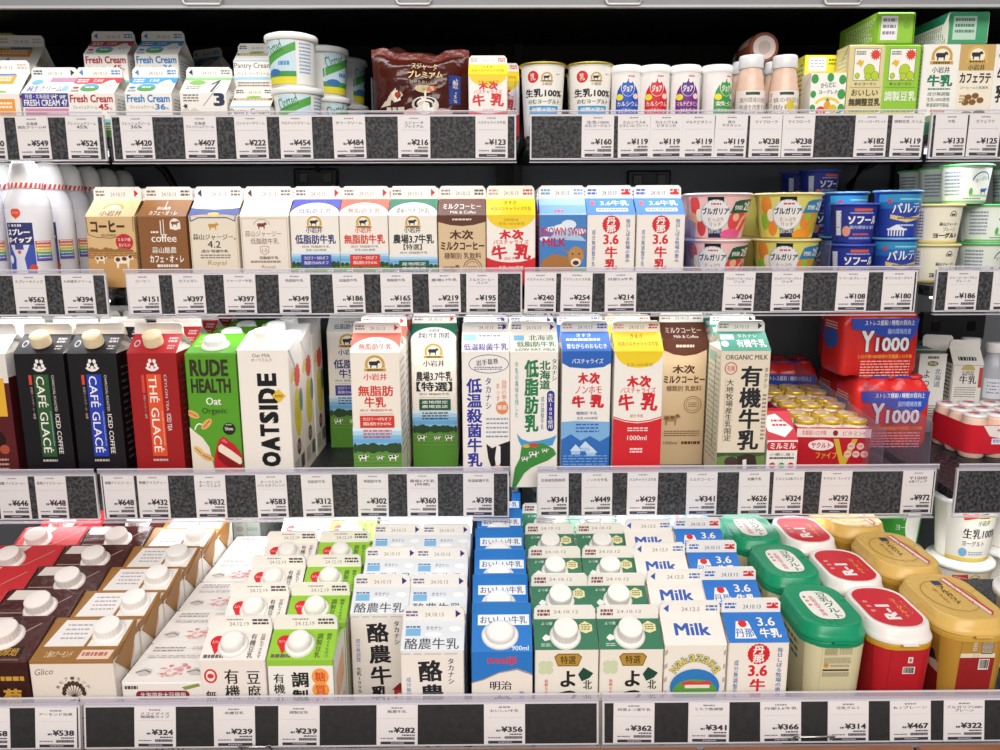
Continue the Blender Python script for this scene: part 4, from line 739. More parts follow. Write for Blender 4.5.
def swiss(F):
    f, r, L = F['f'], F['r'], F['L']; H = r.H; fin(F, None, '#6aa0c8', '#8aa8c8'); r.rect(0, 0, 1, H, '#8fb3dc'); r.rect(0, H*.4, 1, H*.9, '#6f9fd4'); r.lines(.32, H*.7, .52, H*.85, 1, '#d84a6a', .9, .05)
    f.rect(0, 0, 1, f.H, '#3f7fc2')
    for x, y, a, b in ((.3, .3, .18, .06), (.62, .2, .16, .1), (.5, .26, .2, .07), (.85, .34, .14, .06), (.12, .5, .12, .05)): f.ell(max(a, min(1-a, x)), y, a, b, '#dce8f2', 14)
    f.poly([(.2, .5), (.45, .18), (.6, .3), (.7, .26), (1, .55)], '#a9c4de'); f.poly([(.36, .3), (.45, .18), (.55, .28), (.48, .34)], 'W')
    f.t('BROWN SWISS', .03, .26, .98, .44, '#b81f4e', .02); f.t('MILK', .06, .48, .56, .66, '#b81f4e', .03); f.rect(0, 1.12, 1, f.H, '#5a8a2e'); f.lines(0, 1.1, 1, 1.16, 1, '#7aa83e', .9, .1)
    f.poly([(0, 1.2), (.05, .95), (.3, .82), (.6, .88), (.75, 1.0), (.75, 1.25), (0, 1.25)], '#a8713a'); f.ell(.78, .86, .17, .2, '#b98448', 16); f.poly([(.6, .76), (.46, .7), (.62, .84)], '#a8713a'); f.poly([(.92, .74), (1, .68), (.94, .82)], '#a8713a'); f.ell(.78, 1.0, .11, .09, '#efe0cc', 14); f.ell(.78, 1.01, .07, .05, '#4a2c20', 12)
    f.ell(.71, .82, .018, .02, 'K', 8); f.ell(.85, .82, .018, .02, 'K', 8); L.rect(0, 0, 1, L.H, '#d874ac'); L.rect(0, L.H*.6, 1, L.H, '#c8488c'); L.lines(.15, .2, .85, .9, 7, '#f0d0e4', .35, .15)
half('', swiss, 563, 3, 'half-litre sky-blue carton with brown cow and pink side', '#5a93cf', '#8fb3dc', '#d47ab0', w=.0645)
def tanna(tall):
    def d(F):
        f, r, L, R = F['f'], F['r'], F['L'], F['R']; H = r.H; fin(F, None, '#3a6ab8', '#d42f36', '24.10.13', '#55555c'); t = F['t']; t.poly([(.78, t.H*.7), (.88, t.H*.35), (.97, t.H*.7)], '#d42f36')
        r.rect(0, 0, 1, H, '#3378cc')
        if tall: r.poly([(.12, H*.86), (.2, H*.3), (.4, H*.3), (.48, H*.86)], 'W'); r.ell(.3, H*.38, .07, H*.12, '#d62f38'); r.t('丹那', .15, H*.55, .45, H*.82, '#3378cc', .02); r.t('3.6', .55, H*.18, .85, H*.46, 'W', .02); r.t('牛乳', .55, H*.54, .9, H*.84, 'W', .03)
        else: r.ell(.14, H*.3, .05, H*.14, '#e8484c'); r.t('3.6牛乳', .3, H*.14, .9, H*.44, 'W', .02); r.rect(.2, H*.6, .86, H*.8, 'W'); r.lines(.24, H*.65, .82, H*.75, 1, '#3378cc', .8, .06)
        f.star(.5, .2, .19, '#d4242f', 18, .93); f.vt('丹那', .40, .04, .60, .36, 'W', .03); f.t('3.6', .34, .40, .66, .60, '#d4242f', .03); f.t('牛', .38, .65, .64, .88, '#d4242f', .035); f.t('乳', .38, .9, .64, 1.12, '#d4242f', .035)
        f.vt('毎日しぼる牧場の恵み', .80, .08, .90, .98, '#2f5f9c', .01); f.vt('成分無調整牛乳', .10, .3, .18, 1.06, '#2f5f9c', .0); f.lines(.12, 1.18, .9, 1.28, 2, '#8a97b0', .5, .07)
        for s in (L, R): s.lines(.12, .2, .88, s.H*.8, 8, '#9aa6bd', .3, .2)
    return d
o = half('', tanna(False), 611, 2, 'half-litre blue-roofed carton with red disc, first of two lines', '#efe8e0', '#3378cc'); l = o.location
o2 = dup(o, (l.x+.0685, l.y, Z2), ''); line_behind(o2, .0735, 1, 'half-litre blue-roofed carton with red disc, beside the peach cups')
# dividers of clear plastic on the second shelf and the others
def divider(u, row, yf, ya, hf, hb, label, tint='#eef0fb'):
    z = DZ[row]; x = py_(u, sum(RV[row])/2-40, yf).x; mb = MB(); R = [[(dx, 0, 0), (dx, ya-yf, 0), (dx, ya-yf, hb), (dx, .0, hf)] for dx in (-.0008, .0008)]; mb.loft(R, mat(tint, .1, clear=.92))
    mb2 = mb; o = mb2.build('shelf_divider', None, (x, yf, z+.0003)); tag_(o, label, 'divider', 'clear plastic shelf dividers')
divider(694, 2, 1.10, 1.42, .085, .13, 'clear plastic divider between the red-disc cartons and peach cups', '#dbe3fb')
divider(372, 1, 1.112, 1.30, .075, .075, 'clear plastic divider standing left of the brown pouch'); divider(516, 1, 1.112, 1.30, .075, .075, 'clear plastic divider at the end of the left cream shelf')
divider(830, 2, 1.104, 1.4, .06, .07, 'clear plastic divider between melon cups and navy cups')
# spray cans
def can(f):
    f.rect(0, 0, 1, f.H, '#e9e8ee'); H = f.H*.82; k = lambda y: max(0, H*y*.98-.03); f.ell(.44, k(.10), .07, .07, '#e2502a', 20); f.poly([(.40, k(.14)), (.48, k(.14)), (.44, k(.21))], '#e2502a'); f.t('らくらく', .395, k(.08), .485, k(.12), 'W', .01)
    f.rect(.24, k(.26), .64, k(.62), '#2c2f6e'); f.t('Luxury', .3, k(.28), .5, k(.33), 'W', .01) if False else f.lines(.3, k(.285), .5, k(.33), 1, 'W', .9, .04); f.t('スプレー', .27, k(.36), .60, k(.465), 'W', .06); f.t('ホイップ', .26, k(.49), .62, k(.59), 'W', .06)
    f.rect(.24, k(.62), .64, f.H, '#3a4fae'); f.poly([(.3, k(.62)), (.58, k(.62)), (.5, k(.84)), (.54, f.H), (.34, f.H), (.38, k(.84))], '#dcdce8'); f.rect(.38, k(.6), .5, k(.7), '#4a4a8a'); f.ell(.44, k(.74), .025, .025, '#d8583a'); f.ell(.29, k(.86), .04, .06, '#f0eef2'); f.ell(.6, k(1.0), .05, .05, '#d8482e')
    for i, c in enumerate(('#d8584a', '#e8963a', '#e8cf4a', '#6fb45a', '#4a7fc0', '#6a5aa8')): f.rect(.65, k(.56+.055*i), .87, k(.617+.055*i), c)
    f.lines(.67, k(.57), .85, k(.88), 6, '#f4f0f4', .35, .03)
root = thing('whipped_cream_can', '', 'spray can', group='whipped cream spray cans'); mb = MB()
mb.lathe([(.026, 0), (.028, .002), (.0285, .004), (.0285, .107), (.0278, .117), (.0240, .128), (.0195, .1345)], 40, mat('#e6e5ec', .25)); fc = curved(mb, lambda z: .0286, .1075, .004, 3.4); can(fc); mb.build('body', root)
mb = MB(); mb.lathe([(.0205, .1346), (.021, .136), (.0195, .153), (.0172, .165), (.0120, .1728), (.004, .1755)], 36, mat('#f1f0ee', .35)); mb.build('cap', root)
mb = MB(); mb.lathe([(.0214, .1355), (.0217, .136), (.0212, .1425), (.0208, .1428)], 36, mat('#f2efec', .3), c0=False, c1=False); f = curved(mb, lambda z: .0215, .1425, .1355, 6.2)
for i in range(22): f.poly([(i/22, f.H), (i/22+.022, f.H), (i/22+.04, 0), (i/22+.018, 0)], '#d8484a')
mb.build('seal_band', root)
p = py_(20, 240, 1.118); root.location = (p.x, 1.147, Z2); root.rotation_euler = (0, 0, .12); line_behind(root, .0595, 5, 'white whipped cream spray can with tall cap, right-hand line')
l = root.location; o = dup(root, (l.x-.066, l.y, Z2), '', .2); line_behind(o, .0595, 4, 'white whipped cream can, line cut by the left edge')
# yogurt cups
def bulg(flesh, rind, leaf, tagc, bg):
    def d(f):
        H = f.H; f.rect(0, 0, 1, H, bg)
        for x, y, r, c in ((.1, .2, .08, flesh), (.06, .6, .07, rind), (.18, .75, .07, flesh), (.16, .45, .05, '#f0e6d0')): f.ell(x, H*y, r, H*r*3.2, c, 14)
        f.rect(.28, 0, .46, H*.2, 'K'); f.rect(.28, H*.75, .46, H, '#1c2148'); f.ell(.37, H*.44, .185, .19, '#e8e6e6', 26); f.ring(.37, H*.44, .185, .19, '#9ec3d0', .014); f.lines(.32, H*.15, .44, H*.2, 1, '#c83a3a', .8, .03)
        f.t('ブルガリア', .21, H*.26, .53, H*.43, '#1f1c20', .035); f.t('たっぷり', .28, H*.5, .47, H*.6, '#a8782c', .02); f.t('リッチ', .3, H*.62, .45, H*.73, '#a8782c', .02); f.t('濃厚な味わい', .28, H*.8, .5, H*.9, 'W', 0)
        f.ell(.67, H*.6, .14, .15, flesh, 18); f.ell(.64, H*.5, .05, .05, rind, 12); f.poly([(.62, H*.95), (.74, H*.5), (.86, H*.36), (.88, H*.6), (.8, H*.9)], rind); f.poly([(.66, H*.94), (.76, H*.58), (.84, H*.46), (.84, H*.6), (.76, H*.86)], flesh); f.ell(.6, H*.92, .16, H*.14, leaf, 14)
        f.poly([(.55, H*.40), (.6, H*.12), (.66, H*.08), (.92, H*.04), (.95, H*.16), (.88, H*.38)], tagc); f.t('食物繊維', .60, H*.2, .72, H*.32, 'W', .012); f.t('2倍', .74, H*.1, .9, H*.34, 'W', .03)
    return d
def stacks(o, u, v, yf, z, dia, h, labels, dxs=(0, 0, 0)):
    stand(o, u, v, yf, z, dia); l = o.location; o['label'] = labels[0]
    for i, s in enumerate(labels[1:]): dup(o, (l.x+dxs[i], l.y, z+h*(i+1)), s, o.rotation_euler.z+.03)
    return o
pe = cup('yogurt_cup', '', 'yogurt cup', .0450, .0345, .0615, '#f0c8c4', bulg('#d8484a', '#f0b48c', '#d85a8a', '#1f5a36', '#efc0bc'), lid='#e9dcd8', lidover=.002, span=2.75, group='fruit yogurt cups')
stacks(pe, 725.5, 235, 1.112, Z2, .094, .063, ['peach yogurt cup with dark green tag, lower of the front peach stack', 'peach yogurt cup with dark green tag, upper of the front peach stack'])
me = cup('yogurt_cup', '', 'yogurt cup', .0450, .0345, .0615, '#dcd06a', bulg('#e08a34', '#8fc23e', '#e0922e', '#2f7fae', '#d8cf6c'), lid='#e2d69a', lidover=.002, span=2.75, group='fruit yogurt cups')
stacks(me, 798, 235, 1.112, Z2, .094, .063, ['melon yogurt cup with blue tag, lower of the front melon stack', 'melon yogurt cup with blue tag, upper of the front melon stack'])
for o, nm in ((pe, 'peach'), (me, 'melon')):
    l = o.location
    for k in range(2): dup(o, (l.x, l.y+.102, Z2+.063*k), '%s yogurt cup, %s of the %s stack behind' % (nm, ('lower', 'upper')[k], nm), .8)
def sofu(f):
    H = f.H; f.rect(0, 0, 1, H, '#27348f'); f.rect(.36, H*.04, .66, H*.12, '#d85a3a'); f.lines(.3, H*.15, .7, H*.19, 1, '#aab8e8', .8, .02); f.t('ソフール', .27, H*.25, .8, H*.48, 'W', .05); f.t('腸内環境を改善', .3, H*.52, .76, H*.62, '#c8d2f2', .01)
    f.ell(.25, H*.68, .07, H*.15, '#e09a84', 16); f.lines(.36, H*.74, .66, H*.8, 1, '#d85a4a', .9, .03); f.lines(.3, H*.85, .7, H*.92, 1, '#8a9ad8', .8, .03); f.rect(.06, H*.1, .16, H*.8, '#dfe3f0'); f.lines(.07, H*.14, .15, H*.76, 9, '#2a2f5e', .5, .09)
so = cup('yogurt_cup', '', 'yogurt cup', .0305, .0255, .0545, '#27348f', sofu, lid='#4a63c8', lidover=.002, span=2.9, group='navy yogurt cups', metal=.3)
stacks(so, 862, 235, 1.112, Z2, .064, .0558, ['navy yogurt cup with white lettering, lower of the front navy stack', 'navy yogurt cup with white lettering, upper of the front navy stack'])
bz = [Z2+.0558*k for k in range(4)]
for u, yy, nm in ((819, 1.345, 'front'), (799, 1.42, 'far')):
    for k in range(3): dup(so, (py_(u, 180, yy).x, yy, bz[k]), 'navy yogurt cup, %s of the taller %s stack behind the melon cups' % (('lowest', 'middle', 'topmost')[k], nm), .35)
def parte(f):
    H = f.H; f.rect(0, 0, 1, H*.34, '#2f8fc0'); f.rect(0, H*.3, 1, H, '#24409e'); f.rect(0, H*.18, 1, H*.34, '#2a68b2'); f.star(.2, H*.16, .05, '#c83a5a', 5, .6); f.lines(.36, H*.1, .8, H*.14, 1, '#a8dce8', .8, .02); f.t('パルテノ', .24, H*.2, .9, H*.44, 'W', .02, -3)
    f.poly([(.22, H*.48), (.5, H*.56), (.92, H*.46), (.94, H*.54), (.5, H*.67), (.22, H*.58)], '#d8c28c'); f.lines(.34, H*.55, .8, H*.6, 1, '#5a4a2a', .8, .03); f.lines(.36, H*.72, .66, H*.76, 1, '#c8d4f0', .9, .03)
    for i in range(6): f.rect(.2+.05*i, H*.84, .225+.05*i, H*1.0, '#dcdfe8')
    f.poly([(.18, H*.84), (.34, H*.72), (.5, H*.84)], '#e4e6ee'); f.rect(.18, H*.82, .52, H*.86, '#e4e6ee')
pt = cup('yogurt_cup', '', 'yogurt cup', .0305, .0265, .063, '#24409e', parte, lid='#7fb4e6', lidover=.002, span=2.7, group='blue temple yogurt cups', metal=.3)
stacks(pt, 906, 235, 1.112, Z2, .064, .0644, ['blue yogurt cup with temple picture, lower of the front pair', 'blue yogurt cup with temple picture, upper of the front pair'])
l = pt.location
for k in range(2): dup(pt, (l.x-.045, l.y+.066, Z2+.0644*k), 'blue temple yogurt cup, %s of the pair tucked behind' % ('lower', 'upper')[k], .2)
def hiru(f):
    H = f.H; f.rect(0, 0, 1, H, '#efe9d4'); f.ring(.72, H*.22, .06, H*.14, '#3a3a42', .012, 180, 360); f.rect(.66, H*.22, .78, H*.24, '#3a3a42'); f.cow(.72, H*.2, .07, '#3a3a42', None); f.t('蒜山ジャージー', .52, H*.42, .86, H*.52, '#2a2a30', .03); f.t('プレーン', .58, H*.56, .8, H*.68, '#4a4a50', .02); f.t('ヨーグルト', .44, H*.72, .88, H*.88, '#1f1f24', .06); f.rect(0, H*.95, 1, H, '#e8d67a')
    f.rect(.08, H*.05, .3, H*.95, '#d9d6da'); f.lines(.1, H*.1, .28, H*.9, 9, '#5a5a70', .5, .03)
hi = cup('yogurt_cup', '', 'yogurt cup', .0330, .0285, .0535, '#efe9d4', hiru, lid='#efe39a', lidover=.003, span=2.8, group='cream yogurt cups')
stacks(hi, 944, 262, 1.125, Z2, .068, .0552, ['cream yogurt cup with black lettering, lower of its pair', 'cream yogurt cup with black lettering, upper of its pair'])
hi.rotation_euler.z = -.38; [setattr(o_, 'rotation_euler', (0, 0, -.36)) for o_ in bpy.data.objects if o_.get('group') == 'cream yogurt cups']
def green(f):
    H = f.H; f.rect(0, 0, 1, H, '#eaf0e6'); f.ring(.68, H*.42, .16, H*.32, '#5a6f9a', .02, 190, 350, 12); f.t('ヨーグルト', .56, H*.26, .82, H*.38, '#4a5f8a', .01, -14); f.ell(.52, H*.7, .03, H*.12, '#5fae5a', 10); f.cow(.74, H*.68, .14, '#3f5f9c', None); f.rect(.5, H*.78, .95, H*.84, '#a8d49a'); f.rect(0, H*.95, 1, H, '#7cc87c')
    f.lines(.1, H*.1, .36, H*.85, 7, '#8a9ab8', .5, .025); f.lines(.42, H*.88, .7, H*.92, 1, '#6f8a6a', .8, .03)
gr = cup('yogurt_cup', '', 'yogurt cup', .0320, .0275, .0535, '#eaf0e6', green, lid='#5cc86a', lidover=.0025, span=3.0, group='green-lidded yogurt cups')
stacks(gr, 993, 262, 1.165, Z2, .066, .0552, ['green-lidded white yogurt cup, lowest of the pair right of the cream cups', 'green-lidded white yogurt cup, upper of the pair right of the cream cups'])
dup(gr, (py_(968, 185, 1.17).x, 1.178, Z2+.0552*2), 'green-lidded white yogurt cup resting across the cream and green stacks', -.3)
for u, yy, nm, r in ((941, 1.264, 'middle', -.1), (920, 1.337, 'leftmost', -.3), (1016, 1.262, 'rightmost', -.9)):
    for k in range(3): dup(gr, (py_(u, 185, yy).x, yy, Z2+.0552*k), 'green-lidded white yogurt cup, %s of the %s rear stack' % (('lowest', 'middle', 'topmost')[k], nm), r)
# ------------------------------------------------------------------ THIRD SHELF: one-litre cartons
Y3 = 1.088; Z3 = DZ[3]+.0004; LH = .195
def litre(deco, u, v, yf, n, desc, col='W', roof=None, side=None, cap=None, w=.0680, h=LH, cat='milk carton', name='milk_carton', fc='W', gab=None, rh=.0225, dy=.0735, dx=0):
    o = gable(name, '', cat, w, w*.98, h, rh, .0155, col, deco, roof, fin=fc, side=side, cap=cap, group='one-litre cartons on the third shelf', gab=gab); stand(o, u, v, yf, Z3, w); line_behind(o, dy, n, desc, dx); return o
def glace(strip, t1, t2, t3, body, dot):
    def d(F):
        f, r, t = F['f'], F['r'], F['t']; H = r.H; t.lines(.4, t.H*.4, .95, t.H*.65, 1, '#e8ddd2', .9, .04)
        r.ell(.14, H*.5, .06, H*.18, '#b8b4bc', 14); r.ell(.14, H*.5, .04, H*.12, body, 12); r.lines(.76, H*.2, .94, H*.5, 2, '#c8b8b4', .6, .05); r.lines(.78, H*.6, .92, H*.85, 2, '#c8b8b4', .5, .05)
        for a in range(5): f.ell(.5+.075*math.cos(a*1.256+.4), .22+.075*math.sin(a*1.256+.4), .035, .045, '#efe9e6', 10)
        f.ring(.5, .2, .17, .17, '#efe9e6', .05, 35, 145)
        f.rect(.36, .43, .66, 2.16, strip); f.t(t1, .40, .46, .60, 2.08, '#f6efe8', .012, 90); f.lines(.615, 1.2, .64, 1.95, 18, '#e8b8a0' if dot == '#c84a3a' else '#a8b8c8', .55, .02)
        f.t(t2, .72, .44, .77, 1.2, '#d8d2d0', .0, 90); f.t(t3, .71, 1.26, .80, 2.1 if 'COF' in t3 else 1.62, '#f0eae6', .012, 90)
        f.rect(.26, .44, .32, .64 if dot != '#c84a3a' else .82, '#d8483a'); f.vt('炭焼アイスコーヒー無糖' if 'CAF' in t1 else '茶葉アイスティー無糖', .265, .68 if dot != '#c84a3a' else .86, .32, 1.36, '#c8b0a8', .0); f.lines(.36, 2.22, .66, 2.27, 1, '#c8beb8', .9, .05)
        for k in ('R', 'L'): F[k].lines(.15, .3, .85, 2.4, 14, '#6a625f', .3, .2)
    return d
CAPC = '#ecd9b4'
cp = lambda col: (.48, .50, .0132, .016, col, {'collar': False, 'up': .35})
litre(glace('#2c5a30', 'CAFÉ GLACÉ', 'CHARCOAL ROASTED', 'ICED COFFEE', '#17141a', ''), 43, 400, Y3, 3, 'tall black coffee carton with green title strip', '#17141a', '#1c1a22', '#1a171d', cp(CAPC), cat='coffee carton', name='coffee_carton', gab='#c8c2bc')
litre(glace('#2340b4', 'CAFÉ GLACÉ', 'CHARCOAL ROASTED', 'ICED COFFEE', '#17141a', ''), 95.5, 400, Y3, 3, 'tall black coffee carton with blue title strip', '#17141a', '#1c1a22', '#1a171d', cp(CAPC), cat='coffee carton', name='coffee_carton', gab='#c8c2bc')
litre(glace('#e0552e', 'THÉ GLACÉ', 'CEYLON TEA', 'ICED TEA', '#a01c20', '#c84a3a'), 155, 400, Y3, 3, 'tall dark red tea carton with orange title strip', '#a01c20', '#b0242a', '#9a1c20', cp(CAPC), cat='tea carton', name='tea_carton', gab='#e6ddd6')
def maroon(F):
    f, r, R = F['f'], F['r'], F['R']; F['r'].rect(0, 0, 1, r.H, '#e9e4e0'); f.rect(0, 0, 1, .6, '#e6e0dc'); f.rect(.3, .5, .9, 1.3, '#e8b43a'); f.rect(0, 1.3, 1, f.H, '#5a1c20'); f.ell(.5, 1.8, .3, .25, '#2a0f10'); f.ell(.75, 2.0, .1, .1, '#b0503a'); f.lines(.2, 2.2, .8, 2.5, 3, '#c8a89a', .4)
    R.rect(0, 0, 1, .5, '#e6e0dc'); R.rect(0, .5, 1, R.H, '#4a181c')
o = litre(maroon, -14, 400, Y3, 2, 'tall white and maroon carton with yellow panel, cut by left edge', '#5a1c20', 'W', '#4a181c', None, cat='drink carton', name='drink_carton', gab='W')
def rude(F):
    f, R, p = F['f'], F['R'], F['p']; f.t('RUDE', .09, .12, .84, .46, '#33301f', .045); f.t('HEALTH', .09, .50, .87, .79, '#33301f', .045); f.t('Oat', .36, .88, .66, 1.03, 'W', .02); f.t('Organic', .27, 1.09, .76, 1.24, '#2a3a1a', .01)
    f.poly([(0, 1.48), (.12, 1.6), (.24, 1.7), (.36, 1.9), (.42, 2.3), (.5, f.H), (0, f.H)], '#e9e0d0'); f.ring(.2, 1.6, .12, .2, '#efe8da', .03, 200, 300)
    for x, y, a, c in ((.08, 1.22, .3, '#e0a860'), (.34, 1.42, -.5, '#e2aa62'), (.15, 1.98, .5, '#e6c07e'), (.3, 2.1, .3, '#e0b070')):
        q = [(.13*math.cos(t)*1.1, .07*math.sin(t)) for t in [i*math.pi/8 for i in range(16)]]; s, co = math.sin(a*1.6), math.cos(a*1.6)
        f.poly([(max(0, x+u*co-v*s), y+u*s+v*co) for u, v in q], c); f.line([(x-.09*co, y-.09*s), (x+.1*co, y+.1*s)], '#9a5a2a', .018)
    f.ell(.78, 1.52, .125, .125, '#1f231a', 24); f.t('Unsw.', .7, 1.48, .87, 1.55, '#e8e8dc', .02); f.lines(.72, 1.42, .84, 1.45, 1, '#a8b89a', .9, .05)
    f.poly([(.43, 2.3), (.45, 2.1), (.5, 1.9), (.56, 1.74), (.64, 1.68), (.72, 1.72), (.78, 1.78), (.86, 1.84), (.94, 1.96), (1, 2.06), (1, 2.42), (.9, 2.46), (.72, 2.44), (.54, 2.4), (.45, 2.36)], '#c2202c')
    f.poly([(.5, 2.0), (.56, 1.9), (.7, 1.96), (.84, 2.06), (.98, 2.18), (.99, 2.34), (.84, 2.36), (.66, 2.28), (.52, 2.14)], '#8a1018'); f.poly([(.54, 1.88), (.6, 1.83), (.8, 1.97), (.98, 2.12), (.99, 2.22), (.95, 2.26), (.74, 2.12), (.54, 1.98)], '#efe2d0'); f.poly([(.6, 1.76), (.66, 1.72), (.74, 1.8), (.7, 1.82)], '#e0606a'); f.poly([(.56, 2.3), (.7, 2.36), (.86, 2.4), (.7, 2.41)], '#e0606a')
    R.lines(.15, .4, .85, 2.4, 16, '#3f7a1e', .35, .2); R.rect(.2, .1, .7, .3, '#9ed05a'); p.lines(.1, .2*p.H, .36, .8*p.H, 3, '#a8d46a', .4, .06)
o = brick('oat_drink_pack', '', 'oat drink', .0705, .0705, .1945, '#579c27', rude, dh=.018, cap=(.5, .62, .0155, .012, '#efefec'), group='tall oat packs', foldflaps=True); stand(o, 213, 400, Y3, Z3, .0705); line_behind(o, .0745, 2, 'bright green oat pack with red lips picture and white cap')
def oats(F):
    f, R, p, L = F['f'], F['R'], F['p'], F['L']; f.t('Oat Milk', .3, .09, .66, .16, '#4a4642', .0); f.t('オーツミルク', .28, .18, .68, .25, '#4a4642', .0); [f.t(c_, .37, a_, .75, b_, '#121216', .06, -90) for c_, a_, b_ in (('E', .48, .74), ('D', .78, 1.09), ('I', 1.13, 1.22), ('S', 1.26, 1.50), ('T', 1.52, 1.77), ('A', 1.78, 2.07), ('O', 2.09, 2.40))]; f.poly([(.64, .94), (.78, .80), (.92, .94), (.78, 1.08)], '#e2bb3a'); f.lines(.7, .92, .86, .98, 2, '#7a5a1a', .6, .05)
    for s in (R, L):
        s.ring(.5, .15, .05, .1, '#5a5a5a', .012); s.star(.62, .75, .26, '#e2584a', 12, .82); s.poly([(.1, .72), (.3, .52), (.36, .6), (.3, .8), (.12, .85)], '#e8cf3a'); s.ell(.55, 1.5, .28, .5, '#e3d02e', 22); s.ell(.84, 1.3, .14, .25, '#5f8a86', 16); s.lines(.4, 1.25, .7, 1.7, 6, '#b09a1e', .3, .06)
        s.ell(.5, 2.2, .16, .17, '#6a2f3a', 16); s.lines(.4, 2.14, .6, 2.28, 2, '#d8b8b8', .5, .05); s.lines(.12, 2.45, .45, f.H-.08, 5, '#5a5a5a', .4, .06); s.barcode(.55, 2.4, .9, 2.75)
o = brick('oat_drink_pack', '', 'oat drink', .0700, .0715, .200, '#efe8e0', oats, top='#efece8', dh=.017, cap=(.42, .58, .0138, .016, 'W'), group='tall oat packs'); stand(o, 265, 400, Y3, Z3, .0715); line_behind(o, .0745, 2, 'white oat pack with large black sideways lettering')
WIDE = lambda *a: koiwai(*a)
litre(koiwai('#2c347c', '', ('低脂肪', '牛乳'), '#4446a2', True, '#f0f0f2', ('カロリー30%オフ', '脂肪分60%オフ')), 350, 400, 1.29, 1, 'tall navy-lettered milk carton set back beside the white oat pack', '#efe9e0')
litre(koiwai('#d23a2c', '', ('無脂肪', '牛乳'), '#d4382e', True, '#d86a58', ('カロリー47%オフ', '脂肪分0%')), 376, 400, Y3-.004, 2, 'tall milk carton with red lettering over a cow pasture', '#efe6da')
litre(koiwai('#232c30', '', ('農場3.7牛乳', '【特選】'), '#1f5a44', True, '#2a6a52', ('産地限定', '農場直送')), 434.5, 400, 1.185, 2, 'tall milk carton with black lettering and dark green box', '#efe6da')
def teion(F):
    f, r, R = F['f'], F['r'], F['R']; H = r.H; fin(F, ('r', '#3a2f7c'), None, '#6a5f9a'); r.rect(.02, H*.12, .3, H*.44, '#86bede'); r.lines(.36, H*.14, .8, H*.26, 1, '#7a8ac8', .8, .06); r.t('タカナシ', .36, H*.34, .62, H*.46, '#4a4a8a', 0); r.t('低温殺菌牛乳', .04, H*.58, .96, H*.94, '#3a3a94', .02)
    f.ring(.56, .26, .42, .2, '#4a4a86', .014, 0, 360, 28); f.t('岩手葛巻', .3, .16, .76, .28, '#3a3a66', .02, -6); f.lines(.26, .32, .84, .4, 2, '#6a6a96', .5, .05)
    f.vt('低温殺菌牛乳', .09, .56, .42, 2.5, '#33389a', .03); f.vt('タカナシ', .48, .54, .62, 1.24, '#3a3a78', .015); f.vt('自然の恵み', .82, .6, .94, 1.12, '#d87a4a', .0); f.vt('まっすぐ', .70, .66, .8, 1.2, '#d87a4a', .0)
    f.ell(.84, 1.2, .13, .14, '#e08a5a', 20); f.t('酪農', .74, 1.14, .94, 1.24, 'W', .02); f.lines(.5, 1.42, .96, 1.9, 5, '#8a9ab8', .35, .07)
    f.poly([(.5, 1.98), (.62, 2.08), (.78, 2.0), (1, 1.92), (1, 2.7), (.74, 2.7), (.62, 2.55), (.54, 2.3)], '#1b191c'); f.poly([(.72, 2.0), (.8, 2.04), (.8, 2.4), (.72, 2.6), (.68, 2.3)], '#f0ece8'); f.ell(.74, 2.55, .12, .1, '#d8b0a8', 14); R.lines(.12, .2, .88, 2.4, 16, '#9a9ac0', .3, .2)
litre(teion, 486, 400, Y3, 2, 'tall white carton with large navy vertical lettering and black-white cow', '#f0eae4', w=.0665)
def hokkaido(F):
    f, r, R = F['f'], F['r'], F['R']; H = r.H; fin(F, ('r', '#2f2a7c'), '#6a6f9a', None); r.rect(.08, H*.16, .3, H*.42, '#7fb8dc'); r.t('北海道', .4, H*.14, .92, H*.42, '#2a7a4a', .02); r.t('低脂肪牛乳', .14, H*.48, .96, H*.74, '#2a7a4a', .02); r.t('LOW FAT MILK', .12, H*.82, .96, H*.95, '#2a6a4a', .01)
    f.vt('タカナシ', .86, .14, .98, .62, '#1f6f48', .02); f.vt('北海道', .61, .18, .84, .80, '#1f6f48', .03); f.vt('低脂肪乳', .30, .16, .60, 1.72, '#1f7a48', .04); f.rect(.77, .9, .93, 1.62, '#33348e'); f.ell(.85, .9, .08, .08, '#33348e'); f.ell(.85, 1.62, .08, .08, '#33348e'); f.vt('生乳100%使用', .79, .88, .91, 1.64, 'W', .01)
    f.vt('牛乳の風味を残した', .10, .2, .18, 1.4, '#3a8a9a', .0); f.vt('成分調整牛乳', .64, .94, .72, 1.66, '#5a7a9a', .0)
    f.poly([(.14, 1.74), (.24, 1.86), (.4, 1.92), (.62, 1.9), (.86, 1.84), (.98, 1.78), (.9, 2.0), (.8, 2.02), (.6, 2.06), (.4, 2.1), (.26, 2.06), (.18, 1.9)], '#4a9ad0')
    f.poly([(.24, 2.04), (.44, 1.96), (.7, 1.96), (.92, 2.08), (.98, 2.2), (.8, 2.34), (.6, 2.42), (.44, 2.5), (.3, 2.62), (.12, f.H), (.04, f.H), (.1, 2.5), (.2, 2.3)], '#3f8a3e'); f.ell(.34, 2.02, .08, .04, '#d8b43a', 10); f.ell(.5, 2.0, .1, .05, '#c8483a', 10); f.cow(.5, 2.2, .2); f.cow(.74, 2.12, .14); f.cow(.32, 2.3, .16)
    f.lines(.62, 2.46, .92, 2.6, 2, '#7a9a8a', .4, .05); R.lines(.12, .2, .88, 2.4, 16, '#8ab09a', .3, .2)
litre(hokkaido, 534, 400, Y3-.004, 2, 'tall white carton with green vertical lettering and island map', '#f0eae2', w=.0665)
